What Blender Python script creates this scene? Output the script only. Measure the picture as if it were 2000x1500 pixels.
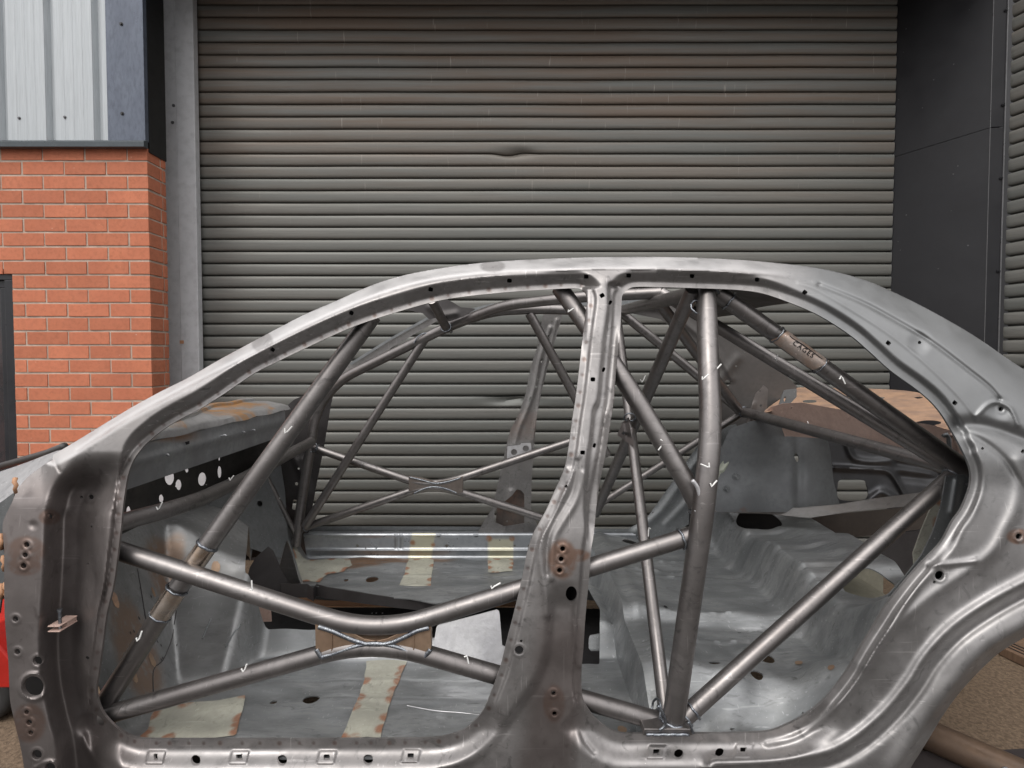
import bpy, math, random
import numpy as np
from mathutils import Vector, Matrix
random.seed(4); rng = np.random.RandomState(7)
S = bpy.context.scene
COL = S.collection
for o in list(bpy.data.objects): bpy.data.objects.remove(o)

# ---------------------------------------------------------------- camera
FPX = 1006.0; PP = (1000.0, 727.0); PITCH = math.radians(1.7); CAMZ = 1.27
cd = bpy.data.cameras.new('camera'); cam = bpy.data.objects.new('camera', cd); COL.objects.link(cam)
cd.sensor_width = 36; cd.lens = FPX / 2000 * 36; cd.shift_y = -23 / 2000
cd.clip_start = 0.05; cd.clip_end = 2000
cam.location = (0, 0, CAMZ); cam.rotation_euler = (math.radians(90) - PITCH, 0, 0)
S.camera = cam
# ---------------------------------------------------------------- sky, sun, exposure
SUN_EL, SUN_AZ = math.radians(52), math.radians(205)
w = bpy.data.worlds.new('World'); S.world = w; w.use_nodes = True
nt = w.node_tree; nt.nodes.clear()
sky = nt.nodes.new('ShaderNodeTexSky'); sky.sky_type = 'NISHITA'; sky.sun_disc = False
sky.sun_elevation = SUN_EL; sky.sun_rotation = SUN_AZ; sky.air_density = 1.0; sky.dust_density = 4.0; sky.ozone_density = 1.0
hs = nt.nodes.new('ShaderNodeHueSaturation'); hs.inputs['Saturation'].default_value = 0.22
# cloud layer: an overcast sky is about three times brighter overhead than at the horizon
tcn = nt.nodes.new('ShaderNodeTexCoord'); spn = nt.nodes.new('ShaderNodeSeparateXYZ'); nt.links.new(tcn.outputs['Generated'], spn.inputs[0])
mrn = nt.nodes.new('ShaderNodeMapRange'); mrn.inputs['From Min'].default_value = -.05; mrn.inputs['From Max'].default_value = 1
mrn.inputs['To Min'].default_value = .20; mrn.inputs['To Max'].default_value = 1.0; nt.links.new(spn.outputs['Z'], mrn.inputs[0])
nsn = nt.nodes.new('ShaderNodeTexNoise'); nsn.inputs['Scale'].default_value = 2.2; nsn.inputs['Detail'].default_value = 5; nt.links.new(tcn.outputs['Generated'], nsn.inputs['Vector'])
mr2 = nt.nodes.new('ShaderNodeMapRange'); mr2.inputs['From Min'].default_value = .3; mr2.inputs['From Max'].default_value = .7; mr2.inputs['To Min'].default_value = .72; mr2.inputs['To Max'].default_value = 1.28; nt.links.new(nsn.outputs['Fac'], mr2.inputs[0])
mun = nt.nodes.new('ShaderNodeMath'); mun.operation = 'MULTIPLY'; nt.links.new(mrn.outputs[0], mun.inputs[0]); nt.links.new(mr2.outputs[0], mun.inputs[1])
clc = nt.nodes.new('ShaderNodeMix'); clc.data_type = 'RGBA'; clc.blend_type = 'MULTIPLY'; clc.inputs[0].default_value = 1; clc.inputs[7].default_value = (32, 31.4, 31.4, 1)
nt.links.new(mun.outputs[0], clc.inputs[6])
bg = nt.nodes.new('ShaderNodeBackground'); bg.inputs[1].default_value = 0.10
addn = nt.nodes.new('ShaderNodeMix'); addn.data_type = 'RGBA'; addn.inputs[0].default_value = .80
ow = nt.nodes.new('ShaderNodeOutputWorld')
nt.links.new(sky.outputs[0], hs.inputs['Color']); nt.links.new(hs.outputs[0], addn.inputs[6]); nt.links.new(clc.outputs[2], addn.inputs[7]); nt.links.new(addn.outputs[2], bg.inputs[0]); nt.links.new(bg.outputs[0], ow.inputs[0])
sl = bpy.data.lights.new('sun', 'SUN'); sl.energy = 1.2; sl.angle = math.radians(25); sl.color = (1, .96, .9)
so = bpy.data.objects.new('sun', sl); COL.objects.link(so)
sdir = Vector((math.sin(SUN_AZ) * math.cos(SUN_EL), math.cos(SUN_AZ) * math.cos(SUN_EL), math.sin(SUN_EL)))
so.rotation_euler = sdir.to_track_quat('Z', 'Y').to_euler()
S.view_settings.view_transform = 'Standard'; S.view_settings.look = 'None'; S.view_settings.gamma = 1
S.view_settings.exposure = -0.1
S.render.engine = 'CYCLES'

# ---------------------------------------------------------------- geometry helpers
cP, sP = math.cos(PITCH), math.sin(PITCH)
def PA(U, V, Y):
    """point seen at reference pixel (U,V) standing at distance Y"""
    U = np.asarray(U, float); V = np.asarray(V, float); Y = np.asarray(Y, float)
    cx = (U - PP[0]) / FPX; cy = -(V - PP[1]) / FPX
    dy = cP + cy * sP; dz = -sP + cy * cP
    k = Y / dy
    return np.stack([cx * k, Y + 0 * k, CAMZ + dz * k], -1)
def P(u, v, Y): return Vector(PA(u, v, Y).tolist())
def G(u, v, z):
    cx = (u - PP[0]) / FPX; cy = -(v - PP[1]) / FPX
    dy = cP + cy * sP; dz = -sP + cy * cP
    k = (z - CAMZ) / dz
    return Vector((cx * k, dy * k, z))
def sm(x, a, b):
    t = np.clip((x - a) / (b - a), 0, 1); return t * t * (3 - 2 * t)
def tag(o, label=None, cat=None, group=None, kind=None):
    if label: o['label'] = label
    if cat: o['category'] = cat
    if group: o['group'] = group
    if kind: o['kind'] = kind
    return o
def link(name, me, mat, parent=None, smooth=True):
    o = bpy.data.objects.new(name, me); COL.objects.link(o)
    if mat is not None:
        for m in (mat if isinstance(mat, (list, tuple)) else [mat]): me.materials.append(m)
    if smooth: me.polygons.foreach_set('use_smooth', [True] * len(me.polygons))
    if parent: o.parent = parent
    return o
def empty(name, loc, **k):
    o = bpy.data.objects.new(name, None); COL.objects.link(o); o.location = loc; o.empty_display_size = .1
    tag(o, **k); return o
def mesh(name, V, F):
    me = bpy.data.meshes.new(name); me.from_pydata([tuple(v) for v in V], [], F); me.update(); return me
def par(o, parent):
    if parent:
        o.parent = parent; o.matrix_parent_inverse = Matrix.Translation(parent.location).inverted()
    return o
class MB:
    def __init__(s): s.V = []; s.F = []; s.M = []
    def add(s, V, F, m=0):
        b = len(s.V); s.V += [tuple(v) for v in V]; s.F += [tuple(i + b for i in f) for f in F]; s.M += [m] * len(F)
    def box(s, x0, x1, y0, y1, z0, z1, m=0):
        V = [(x, y, z) for x in (x0, x1) for y in (y0, y1) for z in (z0, z1)]
        s.add(V, [(0, 1, 3, 2), (4, 6, 7, 5), (0, 4, 5, 1), (2, 3, 7, 6), (0, 2, 6, 4), (1, 5, 7, 3)], m)
    def tube(s, pts, r, n=18, cap=True, m=0, r2=None):
        pts = [Vector(p) for p in pts]; N = len(pts); V = []; F = []
        up = None
        for i, p in enumerate(pts):
            d = (pts[min(i + 1, N - 1)] - pts[max(i - 1, 0)]).normalized()
            if up is None: up = d.orthogonal().normalized()
            else: up = (up - d * up.dot(d)).normalized()
            b = d.cross(up)
            rr = r if r2 is None else r + (r2 - r) * i / (N - 1)
            for k in range(n):
                a = 2 * math.pi * k / n
                V.append(p + up * math.cos(a) * rr + b * math.sin(a) * rr)
        for i in range(N - 1):
            for k in range(n):
                F.append((i * n + k, i * n + (k + 1) % n, (i + 1) * n + (k + 1) % n, (i + 1) * n + k))
        if cap: F.append(tuple(range(n))[::-1]); F.append(tuple((N - 1) * n + k for k in range(n)))
        s.add(V, F, m)
    def prism(s, pts, vec, m=0):
        n = len(pts); pts = [Vector(p) for p in pts]; vec = Vector(vec)
        V = pts + [p + vec for p in pts]
        F = [tuple(range(n)), tuple(range(2 * n - 1, n - 1, -1))] + [(i, i + n, (i + 1) % n + n, (i + 1) % n) for i in range(n)]
        s.add(V, F, m)
    def build(s, name, mat, parent=None, smooth=False, bevel=0, auto=None):
        me = bpy.data.meshes.new(name); me.from_pydata(s.V, [], s.F); me.update()
        o = link(name, me, mat, None, smooth)
        me.polygons.foreach_set('material_index', s.M)
        par(o, parent)
        if bevel:
            b = o.modifiers.new('b', 'BEVEL'); b.width = bevel; b.segments = 2; b.limit_method = 'ANGLE'
        if auto:
            try: me.set_sharp_from_angle(angle=math.radians(auto))
            except Exception: pass
        return o
def fillet(pts, L=.06, n=8):
    pts = [Vector(p) for p in pts]; out = [pts[0]]
    for i in range(1, len(pts) - 1):
        a = (pts[i - 1] - pts[i]); b = (pts[i + 1] - pts[i])
        l = min(L, a.length * .49, b.length * .49)
        p0 = pts[i] + a.normalized() * l; p2 = pts[i] + b.normalized() * l
        for k in range(n + 1):
            t = k / n; out.append(p0 * (1 - t) ** 2 + pts[i] * 2 * t * (1 - t) + p2 * t * t)
    out.append(pts[-1]); return out
def cr(pts, n=6, closed=False):
    """Catmull-Rom through 2-D points"""
    P0 = [np.array(p, float) for p in pts]; N = len(P0); out = []
    rngi = range(N if closed else N - 1)
    for i in rngi:
        if closed: a, b, c, d = P0[(i - 1) % N], P0[i], P0[(i + 1) % N], P0[(i + 2) % N]
        else: a, b, c, d = P0[max(i - 1, 0)], P0[i], P0[i + 1], P0[min(i + 2, N - 1)]
        for k in range(n):
            t = k / n
            out.append(.5 * ((2 * b) + (-a + c) * t + (2 * a - 5 * b + 4 * c - d) * t * t + (-a + 3 * b - 3 * c + d) * t ** 3))
    if not closed: out.append(P0[-1])
    return np.array(out)
def pdist(U, V, poly, closed=True):
    """unsigned distance + inside flag (closed) or signed side (open; + to the viewer's right when drawn downwards)"""
    n = len(poly); best = np.full(U.shape, 1e18); ins = np.zeros(U.shape, bool); side = np.zeros(U.shape)
    for i in range(n if closed else n - 1):
        x0, y0 = poly[i]; x1, y1 = poly[(i + 1) % n]
        dx, dy = x1 - x0, y1 - y0; L = dx * dx + dy * dy + 1e-12
        t = np.clip(((U - x0) * dx + (V - y0) * dy) / L, 0, 1)
        ex = U - x0 - t * dx; ey = V - y0 - t * dy
        d = ex * ex + ey * ey; m = d < best; best = np.where(m, d, best)
        if closed:
            if y0 != y1:
                c = ((y0 > V) != (y1 > V)) & (U < (x1 - x0) * (V - y0) / (y1 - y0) + x0); ins ^= c
        else: side = np.where(m, np.sign((U - x0) * dy - (V - y0) * dx), side)
    d = np.sqrt(best)
    return np.where(ins, d, -d) if closed else d * side
def hole_sd(U, V, h):
    k = h[0]
    if k == 'c':
        _, x, y, r = h; return np.hypot(U - x, V - y) - r
    if k == 'e':
        _, x, y, a, b, ang = h; c, s = math.cos(math.radians(ang)), math.sin(math.radians(ang))
        p = (U - x) * c + (V - y) * s; q = -(U - x) * s + (V - y) * c
        return (np.hypot(p / a, q / b) - 1) * min(a, b)
    if k == 'r':
        _, x, y, a, b, ang = h; c, s = math.cos(math.radians(ang)), math.sin(math.radians(ang))
        p = np.abs((U - x) * c + (V - y) * s) - a; q = np.abs(-(U - x) * s + (V - y) * c) - b
        return np.maximum(p, q)
    if k == 'p': return pdist(U, V, h[1])
def sheet(name, outer, depthf, mat, parent=None, holes=(), step=3., rim=.004, attrs=None, mapf=None, smooth=True, inset=None):
    """pressed sheet: outline with holes on a grid of the reference image, depth from depthf, mapped to 3-D by mapf"""
    outer = np.array(outer, float)
    u0, v0 = outer.min(0) - step * 1.3; u1, v1 = outer.max(0) + step * 1.3
    us = np.arange(u0, u1 + step, step); vs = np.arange(v0, v1 + step, step)
    U, V = np.meshgrid(us, vs)
    s = pdist(U, V, outer)
    for h in holes:
        if h[0] == 'p': s = np.minimum(s, -hole_sd(U, V, h))
        else:
            R = max(h[3:5]) * 1.5 + 4 * step
            m = (np.abs(U - h[1]) < R) & (np.abs(V - h[2]) < R)
            s[m] = np.minimum(s[m], hole_sd(U[m], V[m], h))
    s = np.where(np.abs(s) < step * .02, step * .02, s)
    nv, nu = s.shape; ins = s > 0
    idx = -np.ones(s.shape, int); idx[ins] = np.arange(ins.sum())
    vu = list(U[ins]); vv = list(V[ins])
    a = ins[:-1, :-1] & ins[:-1, 1:] & ins[1:, 1:] & ins[1:, :-1]
    jj, ii = np.nonzero(a)
    F = np.stack([idx[jj, ii], idx[jj + 1, ii], idx[jj + 1, ii + 1], idx[jj, ii + 1]], 1).tolist()
    any_ = ins[:-1, :-1] | ins[:-1, 1:] | ins[1:, 1:] | ins[1:, :-1]
    cross = {}
    def cv(p, q):
        k = (p, q) if p < q else (q, p)
        if k not in cross:
            sa, sb = s[k[0]], s[k[1]]; t = sa / (sa - sb)
            vu.append(U[k[0]] * (1 - t) + U[k[1]] * t); vv.append(V[k[0]] * (1 - t) + V[k[1]] * t)
            cross[k] = len(vu) - 1
        return cross[k]
    rimE = []
    for j, i in zip(*np.nonzero(any_ & ~a)):
        c = [(j, i), (j + 1, i), (j + 1, i + 1), (j, i + 1)]
        poly = []; cr_ = []
        for k in range(4):
            p, q = c[k], c[(k + 1) % 4]
            if ins[p]: poly.append(int(idx[p]))
            if ins[p] != ins[q]:
                x = cv(p, q); cr_.append((len(poly), x)); poly.append(x)
        if len(poly) >= 3: F.append(poly)
        if len(cr_) == 2: rimE.append((cr_[0][1], cr_[1][1]))
    UU = np.array(vu); VV = np.array(vv)
    if mapf: pts = mapf(UU, VV)
    else: pts = PA(UU, VV, depthf(UU, VV))
    n0 = len(UU); verts = pts
    if rim:
        ids = sorted({e for r in rimE for e in r}); mp = {e: n0 + k for k, e in enumerate(ids)}
        d = np.array([0, rim, 0]) if not mapf else np.array([0, 0, -rim])
        verts = np.concatenate([pts, pts[ids] + d]) if ids else pts
        F += [(x, y, mp[y], mp[x]) for x, y in rimE]
        if ids: UU = np.concatenate([UU, UU[ids]]); VV = np.concatenate([VV, VV[ids]])
    me = bpy.data.meshes.new(name); me.from_pydata(verts.tolist(), [], F); me.update()
    if attrs:
        for k, f in attrs.items():
            at = me.attributes.new(k, 'FLOAT', 'POINT'); at.data.foreach_set('value', np.asarray(f(UU, VV), float) + 0 * UU)
    o = link(name, me, mat, None, smooth)
    try: me.set_sharp_from_angle(angle=math.radians(55))
    except Exception: pass
    return par(o, parent)
def plane(*a):
    """depth of the plane through three anchors (u,v,Y): 1/Y is affine in the picture"""
    A = np.array([[p[0], p[1], 1] for p in a], float); b = np.array([1 / p[2] for p in a])
    c = np.linalg.solve(A, b)
    return lambda U, V: 1 / (c[0] * U + c[1] * V + c[2])
def const(y): return lambda U, V: y + 0 * U

# ---------------------------------------------------------------- materials
def mat(name, col, rough=.5, metal=0., col2=None, nscale=6., bump=0., bscale=60., rust=0., speck=0., stretch=(1, 1, 1), rr=.12, spec=.5, rustcol=(.16, .075, .04), attr=None, lo=.35, hi=.65, scratch=0):
    m = bpy.data.materials.new(name); m.use_nodes = True; t = m.node_tree; N = t.nodes; L = t.links
    b = N['Principled BSDF']; b.inputs['Metallic'].default_value = metal; b.inputs['Specular IOR Level'].default_value = spec
    tc = N.new('ShaderNodeNewGeometry'); mp = N.new('ShaderNodeMapping'); mp.inputs['Scale'].default_value = stretch
    L.new(tc.outputs['Position'], mp.inputs['Vector'])
    def noise(sc, det=5, dist=0.):
        n = N.new('ShaderNodeTexNoise'); n.inputs['Scale'].default_value = sc; n.inputs['Detail'].default_value = det
        n.inputs['Roughness'].default_value = .6; n.inputs['Distortion'].default_value = dist
        L.new(mp.outputs[0], n.inputs['Vector']); return n.outputs['Fac']
    def ramp(src, a, c):
        r = N.new('ShaderNodeMapRange'); r.inputs['From Min'].default_value = a; r.inputs['From Max'].default_value = c
        L.new(src, r.inputs['Value']); return r.outputs[0]
    def mix(f, c1, c2):
        x = N.new('ShaderNodeMix'); x.data_type = 'RGBA'
        if hasattr(f, 'links') or hasattr(f, 'is_linked'): L.new(f, x.inputs['Factor'])
        else: x.inputs['Factor'].default_value = f
        for c, k in ((c1, 'A'), (c2, 'B')):
            s = [i for i in x.inputs if i.name == k and i.type == 'RGBA'][0]
            if hasattr(c, 'is_linked'): L.new(c, s)
            else: s.default_value = (*c, 1)
        return [o for o in x.outputs if o.type == 'RGBA'][0]
    c = None
    col2 = col2 or tuple(x * .8 for x in col)
    c = mix(ramp(noise(nscale, 6, .4), lo, hi), col, col2)
    c = mix(ramp(noise(nscale * 9, 4), .45, .8), c, tuple(x * .72 for x in col))
    if rust:
        c = mix(ramp(noise(nscale * .8 + 1.3, 8, .8), .72 - rust * .25, .80 - rust * .15), c, rustcol)
    if speck:
        c = mix(ramp(noise(170, 2), .70 - speck * .1, .74 - speck * .1), c, tuple(min(1, x * 1.8) for x in col))
    if scratch:
        for sc_, th in (((3, 40, 90), .69), ((90, 40, 4), .70)):
            mps = N.new('ShaderNodeMapping'); mps.inputs['Scale'].default_value = sc_; mps.inputs['Rotation'].default_value = (.1, .35, .2); L.new(tc.outputs['Position'], mps.inputs['Vector'])
            ns = N.new('ShaderNodeTexNoise'); ns.inputs['Scale'].default_value = 1.6; ns.inputs['Detail'].default_value = 3; L.new(mps.outputs[0], ns.inputs['Vector'])
            f_ = ramp(ns.outputs['Fac'], th - .03, th + .02); ml = N.new('ShaderNodeMath'); ml.operation = 'MULTIPLY'; L.new(f_, ml.inputs[0]); ml.inputs[1].default_value = scratch
            c = mix(ml.outputs[0], c, tuple(min(1, x * 1.7) for x in col))
        c = mix(ramp(noise(26, 7, 1.2), .58, .70), c, tuple(x * .55 for x in col))
    if attr:
        for (an, ac) in attr:
            A = N.new('ShaderNodeAttribute'); A.attribute_name = an
            mu = N.new('ShaderNodeMath'); mu.operation = 'MULTIPLY'; L.new(A.outputs['Fac'], mu.inputs[0])
            L.new(ramp(noise(30, 5, .5), .25, .5), mu.inputs[1])
            if an != 'rust': L.new(A.outputs['Fac'], mu.inputs[0]); mu.inputs[1].default_value = 1; [L.remove(l) for l in list(mu.inputs[1].links)]
            c = mix(mu.outputs[0], c, ac)
    L.new(c, b.inputs['Base Color'])
    r = N.new('ShaderNodeMapRange'); L.new(noise(nscale * 2.3, 6), r.inputs['Value'])
    r.inputs['From Min'].default_value = .3; r.inputs['From Max'].default_value = .7
    r.inputs['To Min'].default_value = max(.03, rough - rr); r.inputs['To Max'].default_value = min(1, rough + rr)
    L.new(r.outputs[0], b.inputs['Roughness'])
    if bump:
        bm = N.new('ShaderNodeBump'); bm.inputs['Strength'].default_value = bump; bm.inputs['Distance'].default_value = .004
        L.new(noise(bscale, 4), bm.inputs['Height']); L.new(bm.outputs[0], b.inputs['Normal'])
    return m
M = {}
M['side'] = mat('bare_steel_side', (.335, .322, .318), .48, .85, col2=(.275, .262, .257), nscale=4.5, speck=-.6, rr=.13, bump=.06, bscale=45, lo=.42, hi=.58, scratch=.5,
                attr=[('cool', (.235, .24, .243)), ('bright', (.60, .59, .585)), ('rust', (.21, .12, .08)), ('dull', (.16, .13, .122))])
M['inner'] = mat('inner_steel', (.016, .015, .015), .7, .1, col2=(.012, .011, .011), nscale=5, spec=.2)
M['bpil2'] = mat('far_gusset_steel', (.26, .225, .205), .42, .8, col2=(.2, .17, .15))
M['tube'] = mat('tube_steel', (.27, .255, .25), .42, .95, col2=(.20, .185, .18), nscale=5, rr=.06, attr=[('heat', (.22, .145, .10))], scratch=.35)
M['tubeheat'] = mat('heat_tinted_steel', (.50, .44, .39), .30, .95, col2=(.36, .27, .20), nscale=14)
M['gusset'] = mat('gusset_steel', (.42, .30, .21), .42, .7, col2=(.30, .20, .14), nscale=9)
M['weld'] = mat('weld_bead', (.30, .32, .34), .3, .95, col2=(.16, .17, .2), nscale=60, bump=.35, bscale=300)
M['floor'] = mat('floor_steel', (.33, .34, .345), .42, .65, col2=(.22, .23, .235), lo=.42, hi=.58, scratch=.35, nscale=5, stretch=(.6, 2, 1), speck=-.3, rr=.1, bump=.05, bscale=50,
                 attr=[('rust', (.27, .15, .08)), ('light', (.60, .61, .62)), ('dull', (.20, .19, .18))])
M['galv'] = mat('grey_sheet', (.24, .25, .255), .42, .6, col2=(.18, .19, .195), nscale=6, speck=.2, attr=[('rust', (.30, .15, .08))])
M['dark'] = mat('dark_sheet', (.085, .08, .08), .5, .5, col2=(.05, .045, .045), nscale=6)
M['black'] = mat('black_sheet', (.012, .011, .012), .7, .1)
M['light'] = mat('bright_sheet', (.66, .66, .67), .4, .6, col2=(.5, .5, .52), nscale=7, bump=.3, bscale=40)
M['primer'] = mat('primer', (.41, .405, .34), .55, .1, col2=(.30, .295, .25), nscale=9, rust=0, scratch=.2, attr=[('rust', (.25, .12, .07))])
M['orange'] = mat('rusty_shelf', (.46, .29, .19), .55, .15, col2=(.30, .20, .15), lo=.42, hi=.6, nscale=9, stretch=(1, 1, 4))
M['redrust'] = mat('red_oxide_panel', (.58, .42, .36), .5, .2, col2=(.46, .33, .28), nscale=9)
M['beam'] = mat('cowl_beam_steel', (.36, .37, .38), .42, .7, col2=(.26, .26, .27), nscale=7, attr=[('rust', (.45, .20, .06))])
M['sealer'] = mat('sealer', (.50, .27, .15), .6, 0)
M['chalk'] = mat('white_marker', (.9, .9, .88), .6, 0)

# ================================================================= THE PLACE
# ground
def ground_mat():
    m = mat('ground_concrete', (.20, .145, .10), .9, 0, col2=(.10, .072, .05), nscale=75, lo=.38, hi=.62, bump=.7, bscale=160, speck=.3, spec=.2)
    return m
mb = MB(); mb.add([(-80, -80, -.004), (80, -80, -.004), (80, 1.25, -.004), (-80, 1.25, -.004)], [(0, 1, 2, 3)])
tag(mb.build('unseen_ground', mat('unseen_dark_asphalt', (.07, .065, .06), .85, 0, col2=(.05, .046, .042), nscale=2, bump=.6, bscale=90)), kind='structure')  # unseen dark ground, added to darken what the body side reflects
mb = MB(); mb.add([(-80, 1.25, 0), (80, 1.25, 0), (80, 80, 0), (-80, 80, 0)], [(0, 1, 2, 3)])
tag(mb.build('ground', ground_mat()), kind='structure')

# roller shutters
def slat_mat(name, warm):
    m = mat(name, (.20, .196, .18), .5, .25, col2=(.148, .155, .146), nscale=1.6, stretch=(.25, 1, 8.4), rr=.08)
    t = m.node_tree; N = t.nodes; L = t.links; b = N['Principled BSDF']
    src = b.inputs['Base Color'].links[0].from_socket
    g = N.new('ShaderNodeNewGeometry'); sp = N.new('ShaderNodeSeparateXYZ'); L.new(g.outputs['Position'], sp.inputs[0])
    # rusty weathering band on the upper slats
    n = N.new('ShaderNodeTexNoise'); n.inputs['Scale'].default_value = 1.0; n.inputs['Detail'].default_value = 7; n.inputs['Roughness'].default_value = .65
    mp = N.new('ShaderNodeMapping'); mp.inputs['Scale'].default_value = (.55, 1, 13.4); L.new(g.outputs['Position'], mp.inputs[0]); L.new(mp.outputs[0], n.inputs['Vector'])
    r1 = N.new('ShaderNodeMapRange'); r1.inputs['From Min'].default_value = 2.0; r1.inputs['From Max'].default_value = 2.9; L.new(sp.outputs['Z'], r1.inputs[0])
    r2 = N.new('ShaderNodeMapRange'); r2.inputs['From Min'].default_value = .38; r2.inputs['From Max'].default_value = .62; L.new(n.outputs['Fac'], r2.inputs[0])
    mu = N.new('ShaderNodeMath'); mu.operation = 'MULTIPLY'; L.new(r1.outputs[0], mu.inputs[0]); L.new(r2.outputs[0], mu.inputs[1])
    mu2 = N.new('ShaderNodeMath'); mu2.operation = 'MULTIPLY'; L.new(mu.outputs[0], mu2.inputs[0]); mu2.inputs[1].default_value = warm
    mx = N.new('ShaderNodeMix'); mx.data_type = 'RGBA'; L.new(mu2.outputs[0], mx.inputs[0]); L.new(src, mx.inputs[6]); mx.inputs[7].default_value = (.17, .115, .08, 1)
    # vertical scuffs
    n2 = N.new('ShaderNodeTexNoise'); n2.inputs['Scale'].default_value = 1; n2.inputs['Detail'].default_value = 3
    mp2 = N.new('ShaderNodeMapping'); mp2.inputs['Scale'].default_value = (60, 1, 5); L.new(g.outputs['Position'], mp2.inputs[0]); L.new(mp2.outputs[0], n2.inputs['Vector'])
    r3 = N.new('ShaderNodeMapRange'); r3.inputs['From Min'].default_value = .68; r3.inputs['From Max'].default_value = .78; L.new(n2.outputs['Fac'], r3.inputs[0])
    mu3 = N.new('ShaderNodeMath'); mu3.operation = 'MULTIPLY'; L.new(r3.outputs[0], mu3.inputs[0]); L.new(r1.outputs[0], mu3.inputs[1])
    mx2 = N.new('ShaderNodeMix'); mx2.data_type = 'RGBA'; L.new(mu3.outputs[0], mx2.inputs[0]); L.new(mx.outputs[2], mx2.inputs[6]); mx2.inputs[7].default_value = (.36, .33, .30, 1)
    L.new(mx2.outputs[2], b.inputs['Base Color'])
    return m
PITCHS = .0745; YS = 3.20
def curtain(name, length, z0, nsl, mt, parent, dents=(), ncol=220, xoff=0):
    prof = [(0., .034), (.0085, .034), (.009, .005), (.0125, .0010), (.022, -.0018), (.036, -.0034), (.054, -.0042), (.066, -.0034), (.0725, .000), (.0740, .034)]
    zz = []; yy = []
    for i in range(nsl):
        for a, b in prof: zz.append(z0 + i * PITCHS + a); yy.append(b)
    zz = np.array(zz); yy = np.array(yy)
    xs = np.linspace(0, length, ncol)
    X, Z = np.meshgrid(xs, zz); Y = np.repeat(yy[:, None], ncol, 1)
    Y = Y + .0018 * np.sin(X * 2.1 + Z * 3) + .001 * np.sin(X * 7 + Z * 1.3)
    for (dx, dz, sx, sz, am) in dents:
        e = np.exp(-((X - dx) / sx) ** 2 - ((Z - dz) / sz) ** 2)
        Y = Y + am * e; Z = Z + .012 * e * np.sin((X - dx) / sx * 2)
    n = len(zz); V = np.stack([X, Y, Z], -1).reshape(-1, 3)
    j, i = np.meshgrid(np.arange(n - 1), np.arange(ncol - 1), indexing='ij')
    a = (j * ncol + i).ravel(); F = np.stack([a, a + 1, a + 1 + ncol, a + ncol], 1).tolist()
    me = bpy.data.meshes.new(name); me.from_pydata(V.tolist(), [], F); me.update()
    o = link(name, me, mt, parent)
    try: me.set_sharp_from_angle(angle=math.radians(50))
    except Exception: pass
    return o
XL = -1.95; XR = 2.345
sh = empty('roller_shutter', (XL, YS, 0), label='wide closed roller shutter with dented, rust stained slats behind the bare car shell', cat='roller shutter')
curtain('curtain', XR - XL, .055, 49, slat_mat('shutter_slats', .75), sh,
        dents=[(1.97, 2.52, .10, .022, .018), (1.95, 1.00, .14, .022, .026), (2.5, .9, .12, .03, -.006)])
mb = MB(); mb.box(0, XR - XL, -.02, .02, 0.002, .054); o = mb.build('bottom_bar', M['dark'], None, bevel=.003); o.parent = sh
# right-hand shutter, turned towards the yard
d2 = Vector((.32, -1, 0)).normalized(); p2 = Vector((2.668, 2.80, 0))
sh2 = empty('roller_shutter', p2, label='second roller shutter, cut by the right edge of the photo beside the dark wall panel', cat='roller shutter')
sh2.rotation_euler = (0, 0, math.atan2(d2.y, d2.x))
o = curtain('curtain', 1.9, .02, 56, slat_mat('shutter_slats_side', .25), sh2, ncol=60)
# dark reveal panel between the shutters
mdp = mat('dark_cladding', (.020, .020, .023), .42, .0, col2=(.014, .014, .017), nscale=2, speck=0, spec=.5)
pan = empty('wall_panel', (2.44, 3.2, 0), label='dark anthracite metal wall panel with a slanting joint between the two roller shutters', cat='wall panel')
q0 = Vector((2.330, 3.24, 0)); q1 = Vector((2.562, 2.80, 0)); q2 = Vector((2.630, 2.79, 0)); q3 = Vector((2.668, 2.90, 0))
def wallq(mb, a, b, z0, z1, t=.03):
    d = (b - a); n = Vector((d.y, -d.x, 0)).normalized() * -t
    mb.prism([(a.x, a.y, z0), (b.x, b.y, z0), (b.x, b.y, z1), (a.x, a.y, z1)], n)
mb = MB(); wallq(mb, q0, q1, 0, 2.497); wallq(mb, q0, q1, 2.50, 5); mb.build('cladding_sheet', mdp, pan)
mb = MB(); wallq(mb, q1, q2, 0, 2.497, .02); wallq(mb, q1, q2, 2.50, 5, .02); mb.build('corner_trim', mdp, pan, bevel=.003)
mt_edge = mat('trim_edge', (.16, .16, .165), .35, .5)
mb = MB(); mb.tube([(q2.x, q2.y - .003, 0), (q2.x, q2.y - .003, 5)], .004, 8); mb.tube([(q1.x, q1.y - .003, 0), (q1.x, q1.y - .003, 5)], .002, 8); mb.build('edge_bead', mt_edge, pan)
mb = MB(); wallq(mb, q2, q3, 0, 5, .02); mb.build('shutter_guide', mdp, pan)
def screw(loc, d, r, parent, m):
    mb = MB(); d = Vector(d); loc = Vector(loc)
    mb.tube([loc, loc + d * .002], r * 1.6, 14); mb.tube([loc + d * .002, loc + d * .007], r, 6); o = mb.build('screw', m, parent); return o
for v_ in (20, 205, 348, 530):
    p = P(1945, v_, 2.79); screw((2.620, 2.789, p.z), (0, -1, 0), .006, pan, mdp)

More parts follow.
